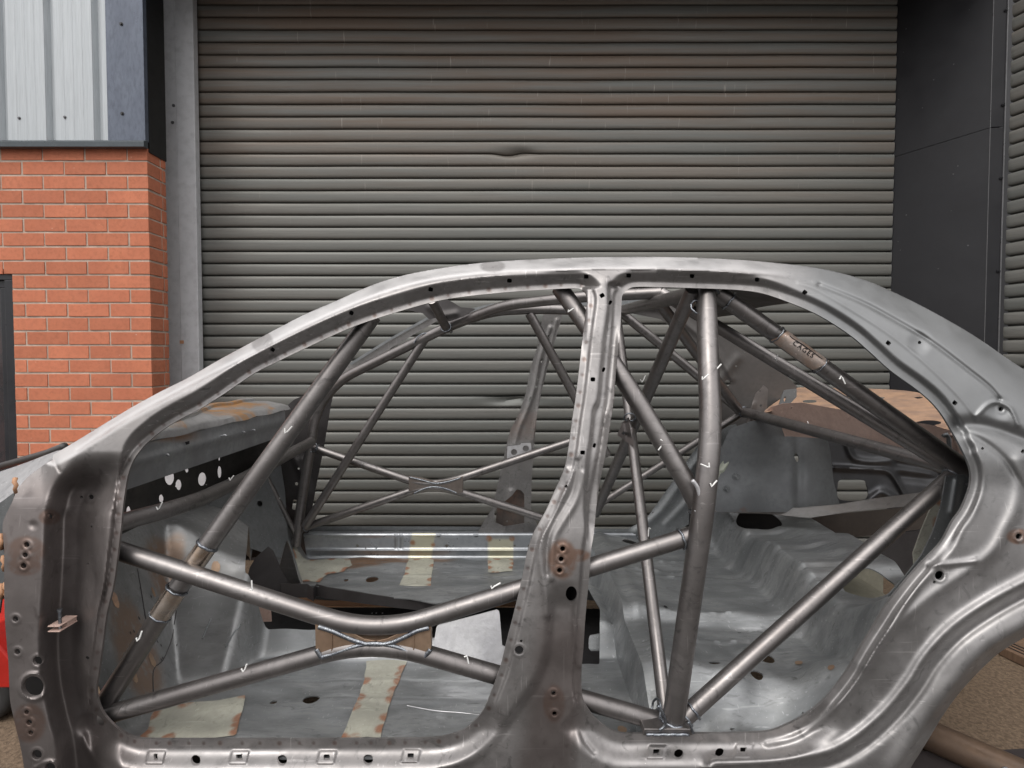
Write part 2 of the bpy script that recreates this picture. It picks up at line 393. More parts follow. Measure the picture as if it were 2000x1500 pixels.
# brick wall, left
YB = 2.78; XB = -1.945
def brick_mat():
    m = mat('brick', (.56, .20, .112), .8, 0, col2=(.49, .17, .098), nscale=5, bump=.5, bscale=300, spec=.25)
    t = m.node_tree; N = t.nodes; L = t.links; b = N['Principled BSDF']; src = b.inputs['Base Color'].links[0].from_socket
    g = N.new('ShaderNodeNewGeometry'); h = N.new('ShaderNodeHueSaturation'); r = N.new('ShaderNodeMapRange')
    r.inputs['To Min'].default_value = .88; r.inputs['To Max'].default_value = 1.08
    L.new(g.outputs['Random Per Island'], r.inputs[0]); L.new(r.outputs[0], h.inputs['Value']); L.new(src, h.inputs['Color'])
    n = N.new('ShaderNodeTexNoise'); n.inputs['Scale'].default_value = 55; n.inputs['Detail'].default_value = 3
    L.new(g.outputs['Position'], n.inputs['Vector'])
    r3 = N.new('ShaderNodeMapRange'); r3.inputs['From Min'].default_value = .73; r3.inputs['From Max'].default_value = .77; L.new(n.outputs['Fac'], r3.inputs[0])
    mx = N.new('ShaderNodeMix'); mx.data_type = 'RGBA'; L.new(r3.outputs[0], mx.inputs[0]); L.new(h.outputs[0], mx.inputs[6]); mx.inputs[7].default_value = (.62, .42, .34, 1)
    L.new(mx.outputs[2], b.inputs['Base Color']); return m
bm_ = brick_mat(); mortar = mat('mortar', (.56, .46, .38), .9, 0, col2=(.36, .29, .235), nscale=12, bump=.6, bscale=200)
bw = empty('brick_wall', (XB, YB, 0), label='orange red brick wall with a black framed window, left of the roller shutter', cat='wall')
ZT = 2.385; WX = -2.685; WZ = 1.73
mb = MB()
def brick(x0, x1, y0, y1, z0, z1):
    j = lambda: random.uniform(-.0012, .0012)
    mb.box(x0 + j(), x1 + j(), y0 + j(), y1, z0 + j(), z1 + j())
z = ZT; row = 0
while z > 0:
    z1 = z; z0 = z - .065; z -= .0755
    lo = WX if z1 < WZ + .02 else -4.5
    # header/stretcher pattern read from the corner
    x = XB - (.104 if row % 2 == 0 else .216) ; x1 = XB
    while x1 > lo + .02:
        xa = max(x, lo); brick(xa, x1, YB, YB + .10, z0, z1); x1 = x - .010; x = x1 - .216
    # return face: bricks running away, seen edge-on beside the post
    ya = YB + .1005
    if row % 2 == 0: brick(XB - .10, XB, ya + .0095, YB + .145, z0, z1)
    else: brick(XB - .10, XB, ya - .0, YB + .115, z0, z1); brick(XB - .10, XB, YB + .1245, YB + .145, z0, z1)
    row += 1
mb.build('bricks', bm_, bw, bevel=.0015)
mb = MB(); mb.box(WX + .003, XB - .004, YB + .004, YB + .142, 0, ZT - .002); mb.box(-4.5, WX + .003, YB + .004, YB + .142, WZ + .012, ZT - .002)
mb.box(WX - .002, WX + .003, YB + .004, YB + .142, 0, WZ + .012); mb.build('mortar', mortar, bw)
mfr = mat('window_frame', (.018, .019, .023), .35, 0, spec=.5)
mb = MB(); fy0, fy1 = YB + .012, YB + .075
mb.box(-4.4, WX - .004, fy0, fy1, WZ - .045, WZ + .006); mb.box(WX - .055, WX - .004, fy0, fy1, .2, WZ - .045)
mb.box(-4.4, WX - .055, fy0 + .02, fy1, WZ - .085, WZ - .045); mb.box(WX - .098, WX - .055, fy0 + .02, fy1, .2, WZ - .085); mb.box(-4.4, WX - .004, fy0, fy1, .1, .2)
wf = mb.build('window_frame', mfr, bw, bevel=.003)
mb = MB(); mb.box(-4.4, WX - .098, fy0 + .03, fy0 + .036, .2, WZ - .085)
gl = mat('dark_glass', (.02, .024, .028), .06, 0, spec=.8, rr=.03, col2=(.05, .03, .03), nscale=2); mb.build('window_pane', gl, wf)

# profiled metal cladding above the bricks
cl = empty('metal_cladding', (XB, YB, ZT), label='pale grey profiled metal cladding with dark blue corner flashing above the brick wall', cat='cladding')
mcl = mat('pale_cladding', (.47, .50, .52), .42, .15, col2=(.42, .45, .47), nscale=1.5, stretch=(30, 1, .6), rr=.05)
def UX(u, Y): return (u - 1000) / FPX * Y
YC = 2.77; xr = UX(223, YC)
mb = MB(); xs = []; u = 223
prof = []
x = xr; 
per = .2525
k = 0
pts = []
x0 = xr
for k in range(9):
    b = xr - .028 - k * per
    pts += [(b + .028 if k else xr, YC), (b, YC)] if k == 0 else [(b + .0, YC)]
    pts += [(b - .012, YC + .03), (b - .040, YC + .03), (b - .052, YC)]
    for r_ in range(3):
        c = b - .052 - .050 * (r_ + 1); pts += [(c + .004, YC), (c, YC + .0016), (c - .004, YC)]
V = []; F = []
for (x, y) in pts: V += [(x, y, ZT + .03), (x, y, 5)]
for i in range(len(pts) - 1): F.append((2 * i, 2 * i + 1, 2 * i + 3, 2 * i + 2))
mb.add(V, F); mb.build('cladding_sheet', mcl, cl)
mfl = mat('blue_flashing', (.085, .10, .135), .33, .25, col2=(.12, .14, .18), nscale=2.5, stretch=(3, 1, 1), rr=.08)
mb = MB(); mb.box(xr, XB + .004, YC - .008, YC + .02, ZT + .03, 5); mb.build('corner_flashing', mfl, cl, bevel=.002)
mb = MB(); mb.box(XB - .03, XB + .006, YC + .0205, YC + .155, ZT - .02, 5); mb.build('side_flashing', mat('black_flashing', (.012, .013, .014), .4, 0), cl)
mdr = mat('drip_flashing', (.065, .08, .09), .35, .2)
mb = MB(); mb.prism([(-4.5, YC - .032, ZT - .012), (-4.5, YC - .032, ZT + .018), (-4.5, YC - .0, ZT + .036), (-4.5, YC - .0, ZT - .012)], (4.5 + XB + .012, 0, 0)); mb.build('drip_flashing', mdr, cl, bevel=.002)
for (u, v) in ((237, 47), (239, 222)):
    p = P(u, v, YC - .008); screw(p, (0, -1, 0), .006, cl, mdp)
for (u, v) in ((38, 231), (127, 229), (217, 228)):
    p = P(u, v, YC); screw(p, (0, -1, 0), .005, cl, mt_edge)

# steel post
mps = mat('grey_painted_post', (.56, .565, .58), .5, .0, col2=(.50, .505, .52), nscale=2.5, rust=.04, bump=.05)
ps = empty('steel_post', (-2.0, 3.12, 0), label='pale grey steel door post with two bolts between brick wall and roller shutter', cat='post')
mb = MB()
YP = 3.12
mb.prism([(-2.20, YP + .02, 0), (-2.003, YP, 0), (-2.003, YP + .06, 0), (-2.20, YP + .06, 0)], (0, 0, 4.2))
mb.prism([(-2.001, YP - .004, 0), (-1.898, YP + .004, 0), (-1.898, YP + .05, 0), (-2.001, YP + .05, 0)], (0, 0, 4.2))
mb.build('post_channel', mps, ps, bevel=.004)
for (u, v) in ((341, 207), (339, 240)):
    mb = MB(); p = P(u, v, YP + .01); mb.tube([p + Vector((0, .01, 0)), p + Vector((.0, -.012, -.002))], .010, 6); mb.build('bolt', mt_edge, ps, bevel=.001)
mb = MB(); p = P(355, 668, YP - .006); mb.box(p.x - .012, p.x + .012, p.y - .001, p.y + .001, p.z - .010, p.z + .010); mb.build('sticker', M['sealer'], ps)

for k in range(16):
    f = rng.uniform(.05, .95); zz_ = rng.uniform(1.2, 3.3); c = q0.lerp(q1, f) + Vector((0, 0, zz_)); n_ = Vector((q1.y - q0.y, -(q1.x - q0.x), 0)).normalized(); dv = (q1 - q0).normalized(); r_ = rng.uniform(.0018, .0045)
    mb = MB(); mb.prism([c + n_ * .0006 + dv * r_ * math.cos(t_) * rng.uniform(.6, 1.2) + Vector((0, 0, r_ * math.sin(t_) * rng.uniform(.7, 1.6))) for t_ in [i_ * math.pi / 4 for i_ in range(8)]], n_ * .0004); mb.build('paint_spot', mt_edge, pan)
# facade over the shutters, above the picture: shades the top slats
lt = empty('wall', (0, 2.8, 3.6), label='dark cladding band above the roller shutters', cat='wall')
mb = MB(); mb.box(-1.93, 2.60, 2.62, 3.30, 3.47, 5); mb.box(-4.5, 5, 3.31, 3.5, 0, 5); mb.build('lintel', mdp, lt)

# ================================================================= THE CAR SHELL
car = empty('car_shell', (0.1, 1.85, 0.2), label='bare steel doorless car body shell with a welded tubular roll cage, filling the foreground', cat='car body shell')
F_AP = [(700,634),(650,655),(590,683),(540,707),(500,727),(465,750),(433,772),(393,797),(353,818),(320,838),(290,862),(276,877),(262,896),(252,920),(246,946),(240,990),(235,1040),(230,1080),(222,1140),(208,1200),(200,1260),(193,1310),(188,1345),(191,1370),(201,1393),(220,1415),(240,1430),(262,1440),(300,1444),
        (450,1444),(600,1444),(800,1443),(860,1440),(900,1429),(919,1416),(936,1399),(948,1380),(965,1337),(977,1303),(989,1255),(1006,1188),(1018,1138),(1030,1078),(1042,1042),(1054,1020),(1068,994),(1082,962),(1097,929),(1105,905),(1111,871),(1118,818),(1124,780),(1130,732),(1138,660),(1143,620),(1147,592),(1146,578),(1139,568),(1122,563),(1060,566),(985,571),(900,580),(840,591),(760,614)]
R_AP = [(1214,592),(1216,576),(1228,564),(1246,560),(1300,561),(1400,564),(1450,567),(1490,573),(1540,590),(1600,616),(1660,654),(1700,688),(1740,724),(1790,760),(1820,786),(1840,810),(1856,836),(1872,864),(1886,892),(1894,912),(1897,930),(1895,950),(1888,972),(1876,998),(1860,1020),(1838,1060),(1800,1100),(1767,1137),(1733,1180),(1707,1223),(1680,1267),(1657,1307),(1633,1340),(1607,1370),(1573,1397),(1533,1418),(1500,1429),(1450,1432),
        (1356,1433),(1260,1433),(1220,1433),(1205,1430),(1188,1423),(1164,1404),(1150,1387),(1140,1368),(1136,1346),(1136,1308),(1140,1260),(1142,1224),(1146,1176),(1150,1135),(1154,1080),(1160,1040),(1164,996),(1171,948),(1183,886),(1192,828),(1199,780),(1202,740),(1208,680),(1212,632)]
FA = cr(F_AP, 4, True); RA = cr(R_AP, 4, True)
TOP = [(104,888),(148,862),(200,830),(233,810),(267,790),(317,763),(367,738),(433,700),(500,664),(560,632),(600,612),(660,586),(700,568),(740,552),(780,540),(820,531),(900,518),(980,510),(1100,504),(1200,502),(1300,502),(1400,505),(1500,512),(1600,524),(1680,544),(1740,568),(1820,608),(1900,654),(1967,700),(2000,722),(2060,768),(2150,840)]
TC = cr(TOP, 4)
BOT = [(2150,1190),(2060,1216),(2000,1246),(1956,1272),(1930,1294),(1900,1324),(1870,1358),(1840,1400),(1816,1440),(1796,1472),(1776,1505),(1750,1560),(1740,1600)]
LEFT = [(70,1600),(55,1550),(47,1500),(44,1480),(38,1450),(32,1426),(26,1400),(20,1370),(18,1340),(16,1288),(14,1268),(9,1200),(8,1130),(8,1074),(5,1040),(6,1020),(12,1004),(24,980),(32,960),(46,940),(64,924),(86,908),(102,898)]
OUT = np.concatenate([TC, cr(BOT, 4), cr(LEFT, 4)])
def squares():
    L = []
    for (x, y, a) in ((532,683,35),(686,611,25),(841,565,8),(995,548,3),(1145,540,0),(1228,538,0),(1352,539,2),(1479,546,5),(1572,571,35),(1735,670,42),(1865,787,42),(1176,577,-30),(1192,591,20),(1158,741,2),(1179,722,20),(1138,884,2),(1161,870,15),
                      (304,1479,-8),(467,1479,-3),(638,1479,0),(802,1477,0),(1282,1469,0),(1452,1466,0)):
        r = 4.6 if y < 900 else 6
        if (x, y) in ((1192,591),(1179,722),(1161,870),(304,1479)): L.append(('r', x, y, r * .62, r, a))
        else: L.append(('r', x, y, r, r * .9, a))
    return L
CIRC = [(65,1341,20),(73,1291,9),(72,1474,9.5),(52,1064,5.5),(49,1084,5),(46,1105,5.5),(97,1009,5),(30,1209,5.5),(34,1273,5.5),(52,1391,4.5),(57,1411,5.5),(60,1431,4.5),(178,971,5),(159,971,3),(171,1285,3.5),(179,1029,2),(172,1101,2),
        (1106,950,3),(1099,1072,5),(1096,1092,5),(1093,1114,5),(1081,1354,4.5),(1083,1394,4.5),(1018,1252,2.8),(1014,1270,8.5),(1796,669,3.5),(1955,799,4.5),(1835,1124,9),(1825,1137,3),(1919,876,3),(1990,1048,6),(1998,882,4),(98,1500,10)]
OV = [(382,1485,9.5,10,0),(551,1485,9.5,10,0),(719,1484,9.5,10,0),(1326,1473,9,9.5,0),(1406,1471,9,9.5,0),(1116,1160,11,15,0)]
HOLES = squares() + [('c', *c) for c in CIRC] + [('e', *e) for e in OV]
_bx = np.linspace(440, 1660, 400); _by = np.interp(_bx, [480,560,700,900,1050,1200,1480,1620], [1.395,1.345,1.285,1.215,1.175,1.160,1.165,1.185])
_by = np.convolve(np.pad(_by, 20, 'edge'), np.ones(41) / 41, 'valid')
def base_depth(V): return np.interp(V, _bx, _by)
def near(U, V, x, y, r): return sm(-np.hypot(U - x, V - y), -r, 0)
STEPS = [  # polyline, ramp width px, depth gained on the right-hand side
    ([(168,880),(140,925),(118,960),(106,1000),(103,1080),(99,1160),(93,1250),(98,1330),(112,1400),(126,1460),(140,1620)], 46, .086),
    ([(1187,540),(1188,600),(1180,660),(1174,720),(1168,780),(1159,804),(1154,852),(1147,900),(1144,948),(1142,996),(1146,1044),(1150,1080)], 15, .019),
    ([(1078,1130),(1077,1176),(1073,1224),(1068,1272),(1056,1313),(1034,1351),(1003,1392),(972,1440),(936,1476),(895,1500),(860,1510)], 26, .020),
]
RIDGES = [  # polyline, half width px, height towards the camera
    ([(1140,925),(1134,950),(1122,984),(1097,1025),(1082,1054),(1079,1092),(1078,1130)], 7, .006),
    ([(1112,920),(1103,953),(1087,984),(1070,1018),(1058,1051),(1056,1092),(1062,1138),(1066,1164),(1068,1200)], 8, .008),
    ([(1127,900),(1119,953),(1104,984),(1084,1018),(1071,1051),(1067,1092),(1068,1120)], 5, -.005),
    ([(1132,1308),(1128,1356),(1130,1404),(1138,1440),(1160,1470)], 6, -.005),
    ([(1905,885),(1914,905),(1916,935),(1908,975),(1890,1010),(1860,1055),(1830,1095),(1790,1145),(1755,1200),(1710,1270),(1672,1330),(1640,1370),(1600,1410),(1550,1440),(1500,1452)], 9, .0065),
    ([(1990,900),(1992,940),(1984,990),(1965,1030),(1940,1075),(1900,1108),(1833,1155),(1767,1209),(1717,1255),(1690,1300)], 16, .008),
    ([(1815,1104),(1850,1102),(1885,1098),(1905,1095)], 7, .006),
    ([(1600,556),(1683,590),(1750,626),(1817,666),(1883,716),(1933,756),(1952,780)], 4, -.007),
    ([(1440,540),(1500,540),(1600,556)], 4, -.003),
    ([(1560,552),(1600,568),(1683,617),(1743,657),(1800,703),(1850,750),(1887,790),(1907,820)], 3.5, .0025),
    ([(1868,832),(1900,829),(1940,836),(2000,858),(2100,900)], 16, -.018),
    ([(1885,845),(1920,862),(1960,895),(1990,940),(2010,980)], 8, -.007),
    ([(1908,812),(1930,790),(1952,786),(1975,800),(1988,830)], 5, .006),
    ([(165,1440),(178,1475),(205,1500),(240,1530)], 7, .005),
    ([(101,886),(106,902),(117,921)], 2.2, -.005),
    ([(68,1500),(84,1490),(100,1487),(114,1494)], 4, .004),
    ([(220,1000),(212,1080),(202,1180),(188,1290),(178,1380),(186,1420)], 3, -.0035),
    ([(1280,527),(1000,533),(900,540),(820,553),(740,577),(660,608),(560,655),(480,697),(400,737),(300,789),(230,828),(150,880)], 3.2, -.0045),
]
STEPSc = [(cr(p, 4), w, a) for p, w, a in STEPS]; RIDc = [(cr(p, 4), w, a) for p, w, a in RIDGES]
BIGSTEP = cr([(2150,1085),(2080,1110),(2000,1150),(1933,1187),(1867,1233),(1817,1287),(1783,1340),(1733,1400),(1667,1455),(1600,1484),(1500,1496),(1400,1500)], 4)
ARCH = cr([(2150,1160),(2060,1190),(2000,1220),(1960,1241),(1920,1268),(1880,1308),(1840,1358),(1810,1400),(1780,1444),(1755,1480),(1735,1520),(1715,1600)], 4)
WELDS = []
def along(poly, sp, off):
    d = np.concatenate([[0], np.cumsum(np.hypot(*np.diff(poly, axis=0).T))]); out = []
    s = sp / 2
    while s < d[-1]:
        i = min(np.searchsorted(d, s) , len(poly) - 1); i = max(i, 1)
        t = (s - d[i - 1]) / max(d[i] - d[i - 1], 1e-6); p = poly[i - 1] * (1 - t) + poly[i] * t
        n = poly[i] - poly[i - 1]; n = n / (np.hypot(*n) + 1e-9); out.append((p[0] + n[1] * off, p[1] - n[0] * off)); s += sp * rng.uniform(.75, 1.3)
    return out
WELDS += along(np.concatenate([FA, FA[:1]]), 34, -7.5) + along(np.concatenate([RA, RA[:1]]), 34, -7.5)
def welds_chk(L, pol):  # keep those lying outside the opening
    A = np.array(L); return [tuple(a) for a, s in zip(A, pdist(A[:, 0], A[:, 1], pol)) if s < 0]
W1 = welds_chk(WELDS, FA); W1 = welds_chk(W1, RA)
if len(W1) < 20: W1 = along(np.concatenate([FA, FA[:1]]), 34, 7.5) + along(np.concatenate([RA, RA[:1]]), 34, 7.5)
def side_depth(U, V):
    Y = base_depth(V)
    dF = -pdist(U, V, FA); dR = -pdist(U, V, RA); dA = np.minimum(dF, dR)
    dT = np.abs(pdist(U, V, TC, False))
    # weights of the zones
    roof = sm(-V, -720, -600) * sm(-U, -1600, -1380) * sm(U, -50, 0)
    apil = sm(-U, -760, -640) * sm(-V, -930, -850)
    roof = np.clip(roof + apil, 0, 1) * (1 - sm(U, 1135, 1150) * sm(-U, -1216, -1200) * sm(V, 558, 566))
    sill = sm(V, 1370, 1430)
    rear = sm(U, 1300, 1420) * (1 - roof) * (1 - sill)
    A = .013 + .026 * roof + .030 * sill + .004 * rear
    R = 8 + 17 * roof + 48 * sill + 9 * rear
    fl = 12 + 2 * sill - 3 * roof
    t = np.clip((dA - fl) / R, 0, 1); prof = t * t * (3 - 2 * t); prof = prof * (1 - roof * .75) + t * roof * .75
    Y = Y + A * (1 - prof)
    tw = 24 + 45 * sm(U, 1480, 1800); ta = .042 + .012 * roof
    tt = np.clip(1 - dT / tw, 0, 1); Y = Y + ta * tt ** (1.7 - .5 * roof)
    for c, wd, a in STEPSc:
        m = (U > c[:, 0].min() - 90) & (U < c[:, 0].max() + 90)
        s = pdist(U, V, c, False)
        if wd == 46:
            g = sm(s, -wd * .5, wd * .5); Y = Y + a * g * (1 - .85 * sm(s, 45, 110)) * sm(V, 880, 960)
        elif wd == 26:
            g = sm(s, -wd / 2, wd / 2) * sm(V, 1130, 1190); Y = Y + a * g * sm(-U, -1135, -1110)
        else:
            g = sm(s, -5, 7) * sm(-V, -1080, -1020) * sm(V, 548, 562); Y = Y + a * g * sm(-s, -40, -20) * sm(-U, -1216, -1200)
    for c, wd, a in RIDc:
        s = np.abs(pdist(U, V, c, False)); Y = Y - a * .92 * np.exp(-(s / (wd * (.85 if wd > 4 else 1))) ** 2)
    s = pdist(U, V, BIGSTEP, False) * -1
    s = s if True else s
    Y = Y - .015 * np.exp(-((s + 10) / 14) ** 2) + .012 * np.exp(-((s - 14) / 13) ** 2)
    ds = np.abs(pdist(U, V, ARCH, False)); below = -pdist(U, V, ARCH, False)
    Y = Y - .010 * np.exp(-(ds / 22) ** 2) + .05 * sm(-pdist(U, V, ARCH, False) * ARSIGN, 2, 34)
    # hinge face details
    Y = Y + .022 * sm(-V, -992, -900) * sm(-U, -120, -80)
    Y = Y - .010 * near(U, V, 112, 985, 30) + .004 * near(U, V, 65, 1026, 12)
    r = np.hypot(U - 65, V - 1341); Y = Y - .006 * np.exp(-((r - 25) / 4) ** 2)
    for (x, y, rr) in CIRC:
        if 4 < rr < 12: r = np.hypot(U - x, V - y); Y = Y - .0018 * np.exp(-((r - rr - 3) / 2.5) ** 2)
    for (x, y) in ((304,1479),(467,1479),(638,1479),(802,1477),(1282,1469),(1452,1466)):
        q = np.maximum(np.abs(U - x + (V - y) * .25) - 17, np.abs(V - y) - 13); Y = Y - .004 * sm(-q, -1.5, 2)
    for (x, y, rr) in ((1796,669,20),(1950,800,22)): Y = Y + .007 * near(U, V, x, y, rr * 1.4)
    for (x, y) in W1:
        m = (np.abs(U - x) < 9) & (np.abs(V - y) < 9)
        if m.any(): Y[m] += .0008 * np.exp(-((U[m] - x) ** 2 + (V[m] - y) ** 2) / 9)
    # B-pillar head and light waviness of the pressing
    Y = Y - .003 * near(U, V, 1184, 548, 20)
    Y = Y + .0012 * np.sin(U / 61 + np.sin(V / 47) * 2) * np.sin(V / 53)
    return Y
_s = pdist(np.array([1990.]), np.array([1260.]), ARCH, False); ARSIGN = -1 if _s[0] > 0 else 1
_b = pdist(np.array([2000.]), np.array([1100.]), BIGSTEP, False)
if _b[0] < 0: BIGSTEP = BIGSTEP[::-1]
RUSTP = [(52,1075,34,26),(48,1105,30,18),(97,1010,20,14),(57,1412,30,36),(1098,1092,26,36),(1120,1085,30,12),(1082,1374,20,34),(1990,1048,22,14),(4,1060,10,20)]
def rustf(U, V):
    r = np.zeros_like(U)
    for (x, y, a, b) in RUSTP: r = np.maximum(r, sm(1.25 - np.hypot((U - x) / a, (V - y) / b), 0, .35))
    for (x, y) in W1[::3]:
        m = (np.abs(U - x) < 8) & (np.abs(V - y) < 8); r[m] = np.maximum(r[m], .55 * sm(6 - np.hypot(U[m] - x, V[m] - y), 0, 3))
    return r * .8
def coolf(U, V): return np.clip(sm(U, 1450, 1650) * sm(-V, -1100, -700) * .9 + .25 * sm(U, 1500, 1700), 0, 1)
def rail_sheenf(U, V):  # rail top band: sanded steel with its sky highlight put into the colour
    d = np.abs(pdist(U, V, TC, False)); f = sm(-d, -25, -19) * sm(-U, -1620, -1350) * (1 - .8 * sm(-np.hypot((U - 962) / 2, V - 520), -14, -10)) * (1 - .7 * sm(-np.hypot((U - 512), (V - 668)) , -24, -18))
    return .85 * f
def spot_shadef(U, V):  # spot-weld marks, plus front post and lower B-pillar shading put into the colour
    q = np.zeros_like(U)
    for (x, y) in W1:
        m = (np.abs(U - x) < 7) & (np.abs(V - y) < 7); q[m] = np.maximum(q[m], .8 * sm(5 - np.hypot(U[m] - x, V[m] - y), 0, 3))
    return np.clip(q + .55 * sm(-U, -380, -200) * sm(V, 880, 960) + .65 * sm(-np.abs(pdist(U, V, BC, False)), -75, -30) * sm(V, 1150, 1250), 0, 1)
BC = cr([(1110,1180),(1100,1260),(1090,1350),(1080,1430),(1060,1520)], 4)
sheet('body_side', OUT, side_depth, M['side'], car, HOLES + [('p', FA), ('p', RA)], step=2.5, rim=.006, attrs={'rust': rustf, 'cool': coolf, 'dull': spot_shadef, 'bright': rail_sheenf})
# inner skin of the side, closing the box section
def inner_depth(U, V):
    dA = np.minimum(-pdist(U, V, FA), -pdist(U, V, RA)); return np.maximum(base_depth(V) + .030 + .05 * sm(dA, 8, 45) + .020 * sm(V, 1370, 1430), side_depth(U, V) + .004)
sheet('inner_side_panel', OUT, inner_depth, M['inner'], car, [('c', 1014, 1270, 10), ('p', FA), ('p', RA)], step=3.5, rim=.004)

# ---------------------------------------------------------------- roll cage
JOINTS = [P(1352,1046,1.25), P(1306,1410,1.24), P(1362,985,1.26), P(385,1110,1.27), P(345,1155,1.26), P(1868,917,1.4), P(612,873,2.4), P(592,1030,2.4), P(1446,805,2.28), P(622,1284,1.21), P(836,1284,1.21), P(872,640,2.25), P(1360,1066,1.23), P(730,625,1.42), P(800,950,2.4), P(902,950,2.4), P(606,864,2.38)]
def tube(name, pts, r, L=.05, parent=car, m='tube', n=24, r2=None):
    q = fillet([P(*p) for p in pts], L) if L else [P(*p) for p in pts]
    qq = [q[0]]
    for a, b in zip(q[:-1], q[1:]):
        k = max(1, int((b - a).length / .02)); qq += [a.lerp(b, (i + 1) / k) for i in range(k)]
    mb = MB(); mb.tube(qq, r, n, r2=r2); o = mb.build(name, M[m], parent, smooth=True, auto=50)
    A = np.array(mb.V); h = np.zeros(len(A))
    for j in JOINTS: h = np.maximum(h, .85 * sm(.075 - np.linalg.norm(A - np.array(j), axis=1), 0, .05))
    at = o.data.attributes.new('heat', 'FLOAT', 'POINT'); at.data.foreach_set('value', h); return o
def ring(parent, c, d, R, r=.0032):
    """weld bead round a tube at point c (axis d)"""
    c = Vector(c); d = Vector(d).normalized(); a = d.orthogonal().normalized(); b = d.cross(a); q = []
    for k in range(33):
        t = 2 * math.pi * k / 32; w_ = 1 + .010 * math.sin(9 * t)
        q.append(c + (a * math.cos(t) + b * math.sin(t)) * R * w_ + d * .0008 * math.sin(7 * t))
    mb = MB(); mb.tube(q, r, 8, cap=False); return mb.build('weld_bead', M['weld'], parent, smooth=True)
def rings(parent, pts, which, R, t=0.02):
    pts = [P(*p) for p in pts]
    for w_ in which:
        a, b = (pts[0], pts[1]) if w_ == 0 else (pts[-1], pts[-2]); d = (b - a).normalized()
        ring(parent, a + d * t, d, R)
def tick(parent, u, v, Y, s=10, ang=0, flip=1, r=.0018):
    s = s * 1.1; Y = Y - .002
    """white marker tick on the front of a tube"""
    ca, sa = math.cos(math.radians(ang)), math.sin(math.radians(ang))
    q = [P(u + (x * ca - y * sa) * s * flip, v + (x * sa + y * ca) * s, Y) for x, y in ((-.55 + rng.uniform(-.2, .2), -.1 + rng.uniform(-.2, .2)), (-.3, .45), (.0, .1 + rng.uniform(-.15, .1)), (.6 + rng.uniform(-.25, .3), -.8 + rng.uniform(-.3, .3)))]
    mb = MB(); mb.tube(q, r, 6); return mb.build('marker_tick', M['chalk'], parent)
a1 = [(728,616,1.43),(405,1065,1.285),(340,1160,1.265),(199,1384,1.275)]
t = tube('front_leg', a1, .0245, .03); tick(t, 562, 842, 1.297, 11, 20); tick(t, 272, 1246, 1.215, 12, 0)
c = P(405,1065,1.285); d = P(368,1118,1.27) - c; ring(t, c + d * .0, d, .0245, .004); ring(t, c + d * 1.12, d, .027, .0042)
def sleeve(p, q, R, parent):
    mb = MB(); mb.tube([P(*p), P(*q)], R, 24); return mb.build('tube_sleeve', M['tubeheat'], parent, smooth=True, auto=50)
sleeve((404,1067,1.285),(366,1121,1.27), .0252, t); sleeve((345,1152,1.262),(314,1200,1.254), .0252, t)
d = P(345,1152,1.262) - P(314,1200,1.254); ring(t, P(346,1150,1.262), d, .0252, .003); ring(t, P(313,1202,1.254), d, .0248, .003)
hs_ = [(1379,560,1.435),(1383,700,1.32),(1389,845,1.255),(1375,985,1.225),(1314,1414,1.225)]
t = tube('main_hoop_leg', hs_, .0262, .10); tick(t, 1399, 722, 1.292, 13, -15); tick(t, 1380, 910, 1.20, 10, 35, -1); tick(t, 1393, 946, 1.205, 9, 0); tick(t, 1375, 738, 1.262, 8, 10)
ring(t, P(1314,1405,1.225), P(1314,1414,1.225) - P(1330,1300,1.225), .029, .004)
b1 = [(222,1072,1.255),(734,1238,1.215),(1352,1046,1.25)]
t = tube('door_bar', b1, .0218, .13); tick(t, 492,1147,1.200,10,-50); tick(t, 965,1146,1.198,10,20); rings(t, b1, (1,), .0245, .028)
b2 = [(205,1397,1.26),(729,1249,1.215),(1306,1414,1.245)]
t = tube('door_bar', b2, .0218, .13); tick(t, 478,1307,1.205,10,0); tick(t, 912,1287,1.202,10,150,-1); rings(t, b2, (1,), .0245, .03)
for (u, v, Y_, u2, v2, Y2, R_) in ((1383,575,1.43,1383,700,1.32,.028),(1365,600,1.40,1300,690,1.62,.022),(1424,588,1.435,1600,710,1.40,.026),(610,873,2.40,560,890,2.2,.0245),(878,640,2.26,900,632,2.25,.024),(1282,1386,1.25,1200,1366,1.24,.0235)):
    a_ = P(u, v, Y_); ring(car, a_, P(u2, v2, Y2) - a_, R_, .0028)
# gusset between the near door bars: a boxed bow-tie plate with seams
def gusset(pts, Y, th, seams, nm='gusset', m='gusset'):
    mb = MB(); q = [P(x, y, Y) for x, y in pts]; mb.prism(q, (0, th, 0)); g = mb.build(nm, M[m], car, bevel=.0015)
    for sline in seams:
        mb = MB(); mb.tube([P(x, y, Y - .0005) for x, y in cr(sline, 10)], .0058 if Y < 1.6 else .004, 10); mb.build('weld_bead', M['weld'], g, smooth=True)
    return g
gp = [(615,1212),(640,1216),(680,1232),(712,1248),(734,1252),(756,1247),(785,1234),(820,1220),(841,1212),(842,1268),(828,1288),(790,1276),(760,1262),(734,1254),(705,1260),(680,1270),(632,1288),(616,1266)]
g = gusset(gp, 1.205, .022, [[(622,1224),(650,1233),(690,1250),(725,1259),(760,1256),(790,1244),(815,1232),(838,1226)], [(628,1284),(660,1274),(700,1261),(730,1257),(765,1261),(800,1273),(826,1284)], [(628,1284),(618,1268)], [(828,1285),(841,1268)]])
for x in (648, 808):
    mb = MB(); mb.tube([P(x, 1240, 1.2035), P(x, 1272, 1.2035)], .0016, 6); mb.build('weld_bead', M['gusset'], g)
t = tube('roof_diagonal', [(1093,562,1.44),(1222,744,1.33),(1342,945,1.265),(1362,985,1.26)], .0238, .12); tick(t, 1113,607,1.375,7,20); tick(t, 1292,868,1.272,12,110,-1)
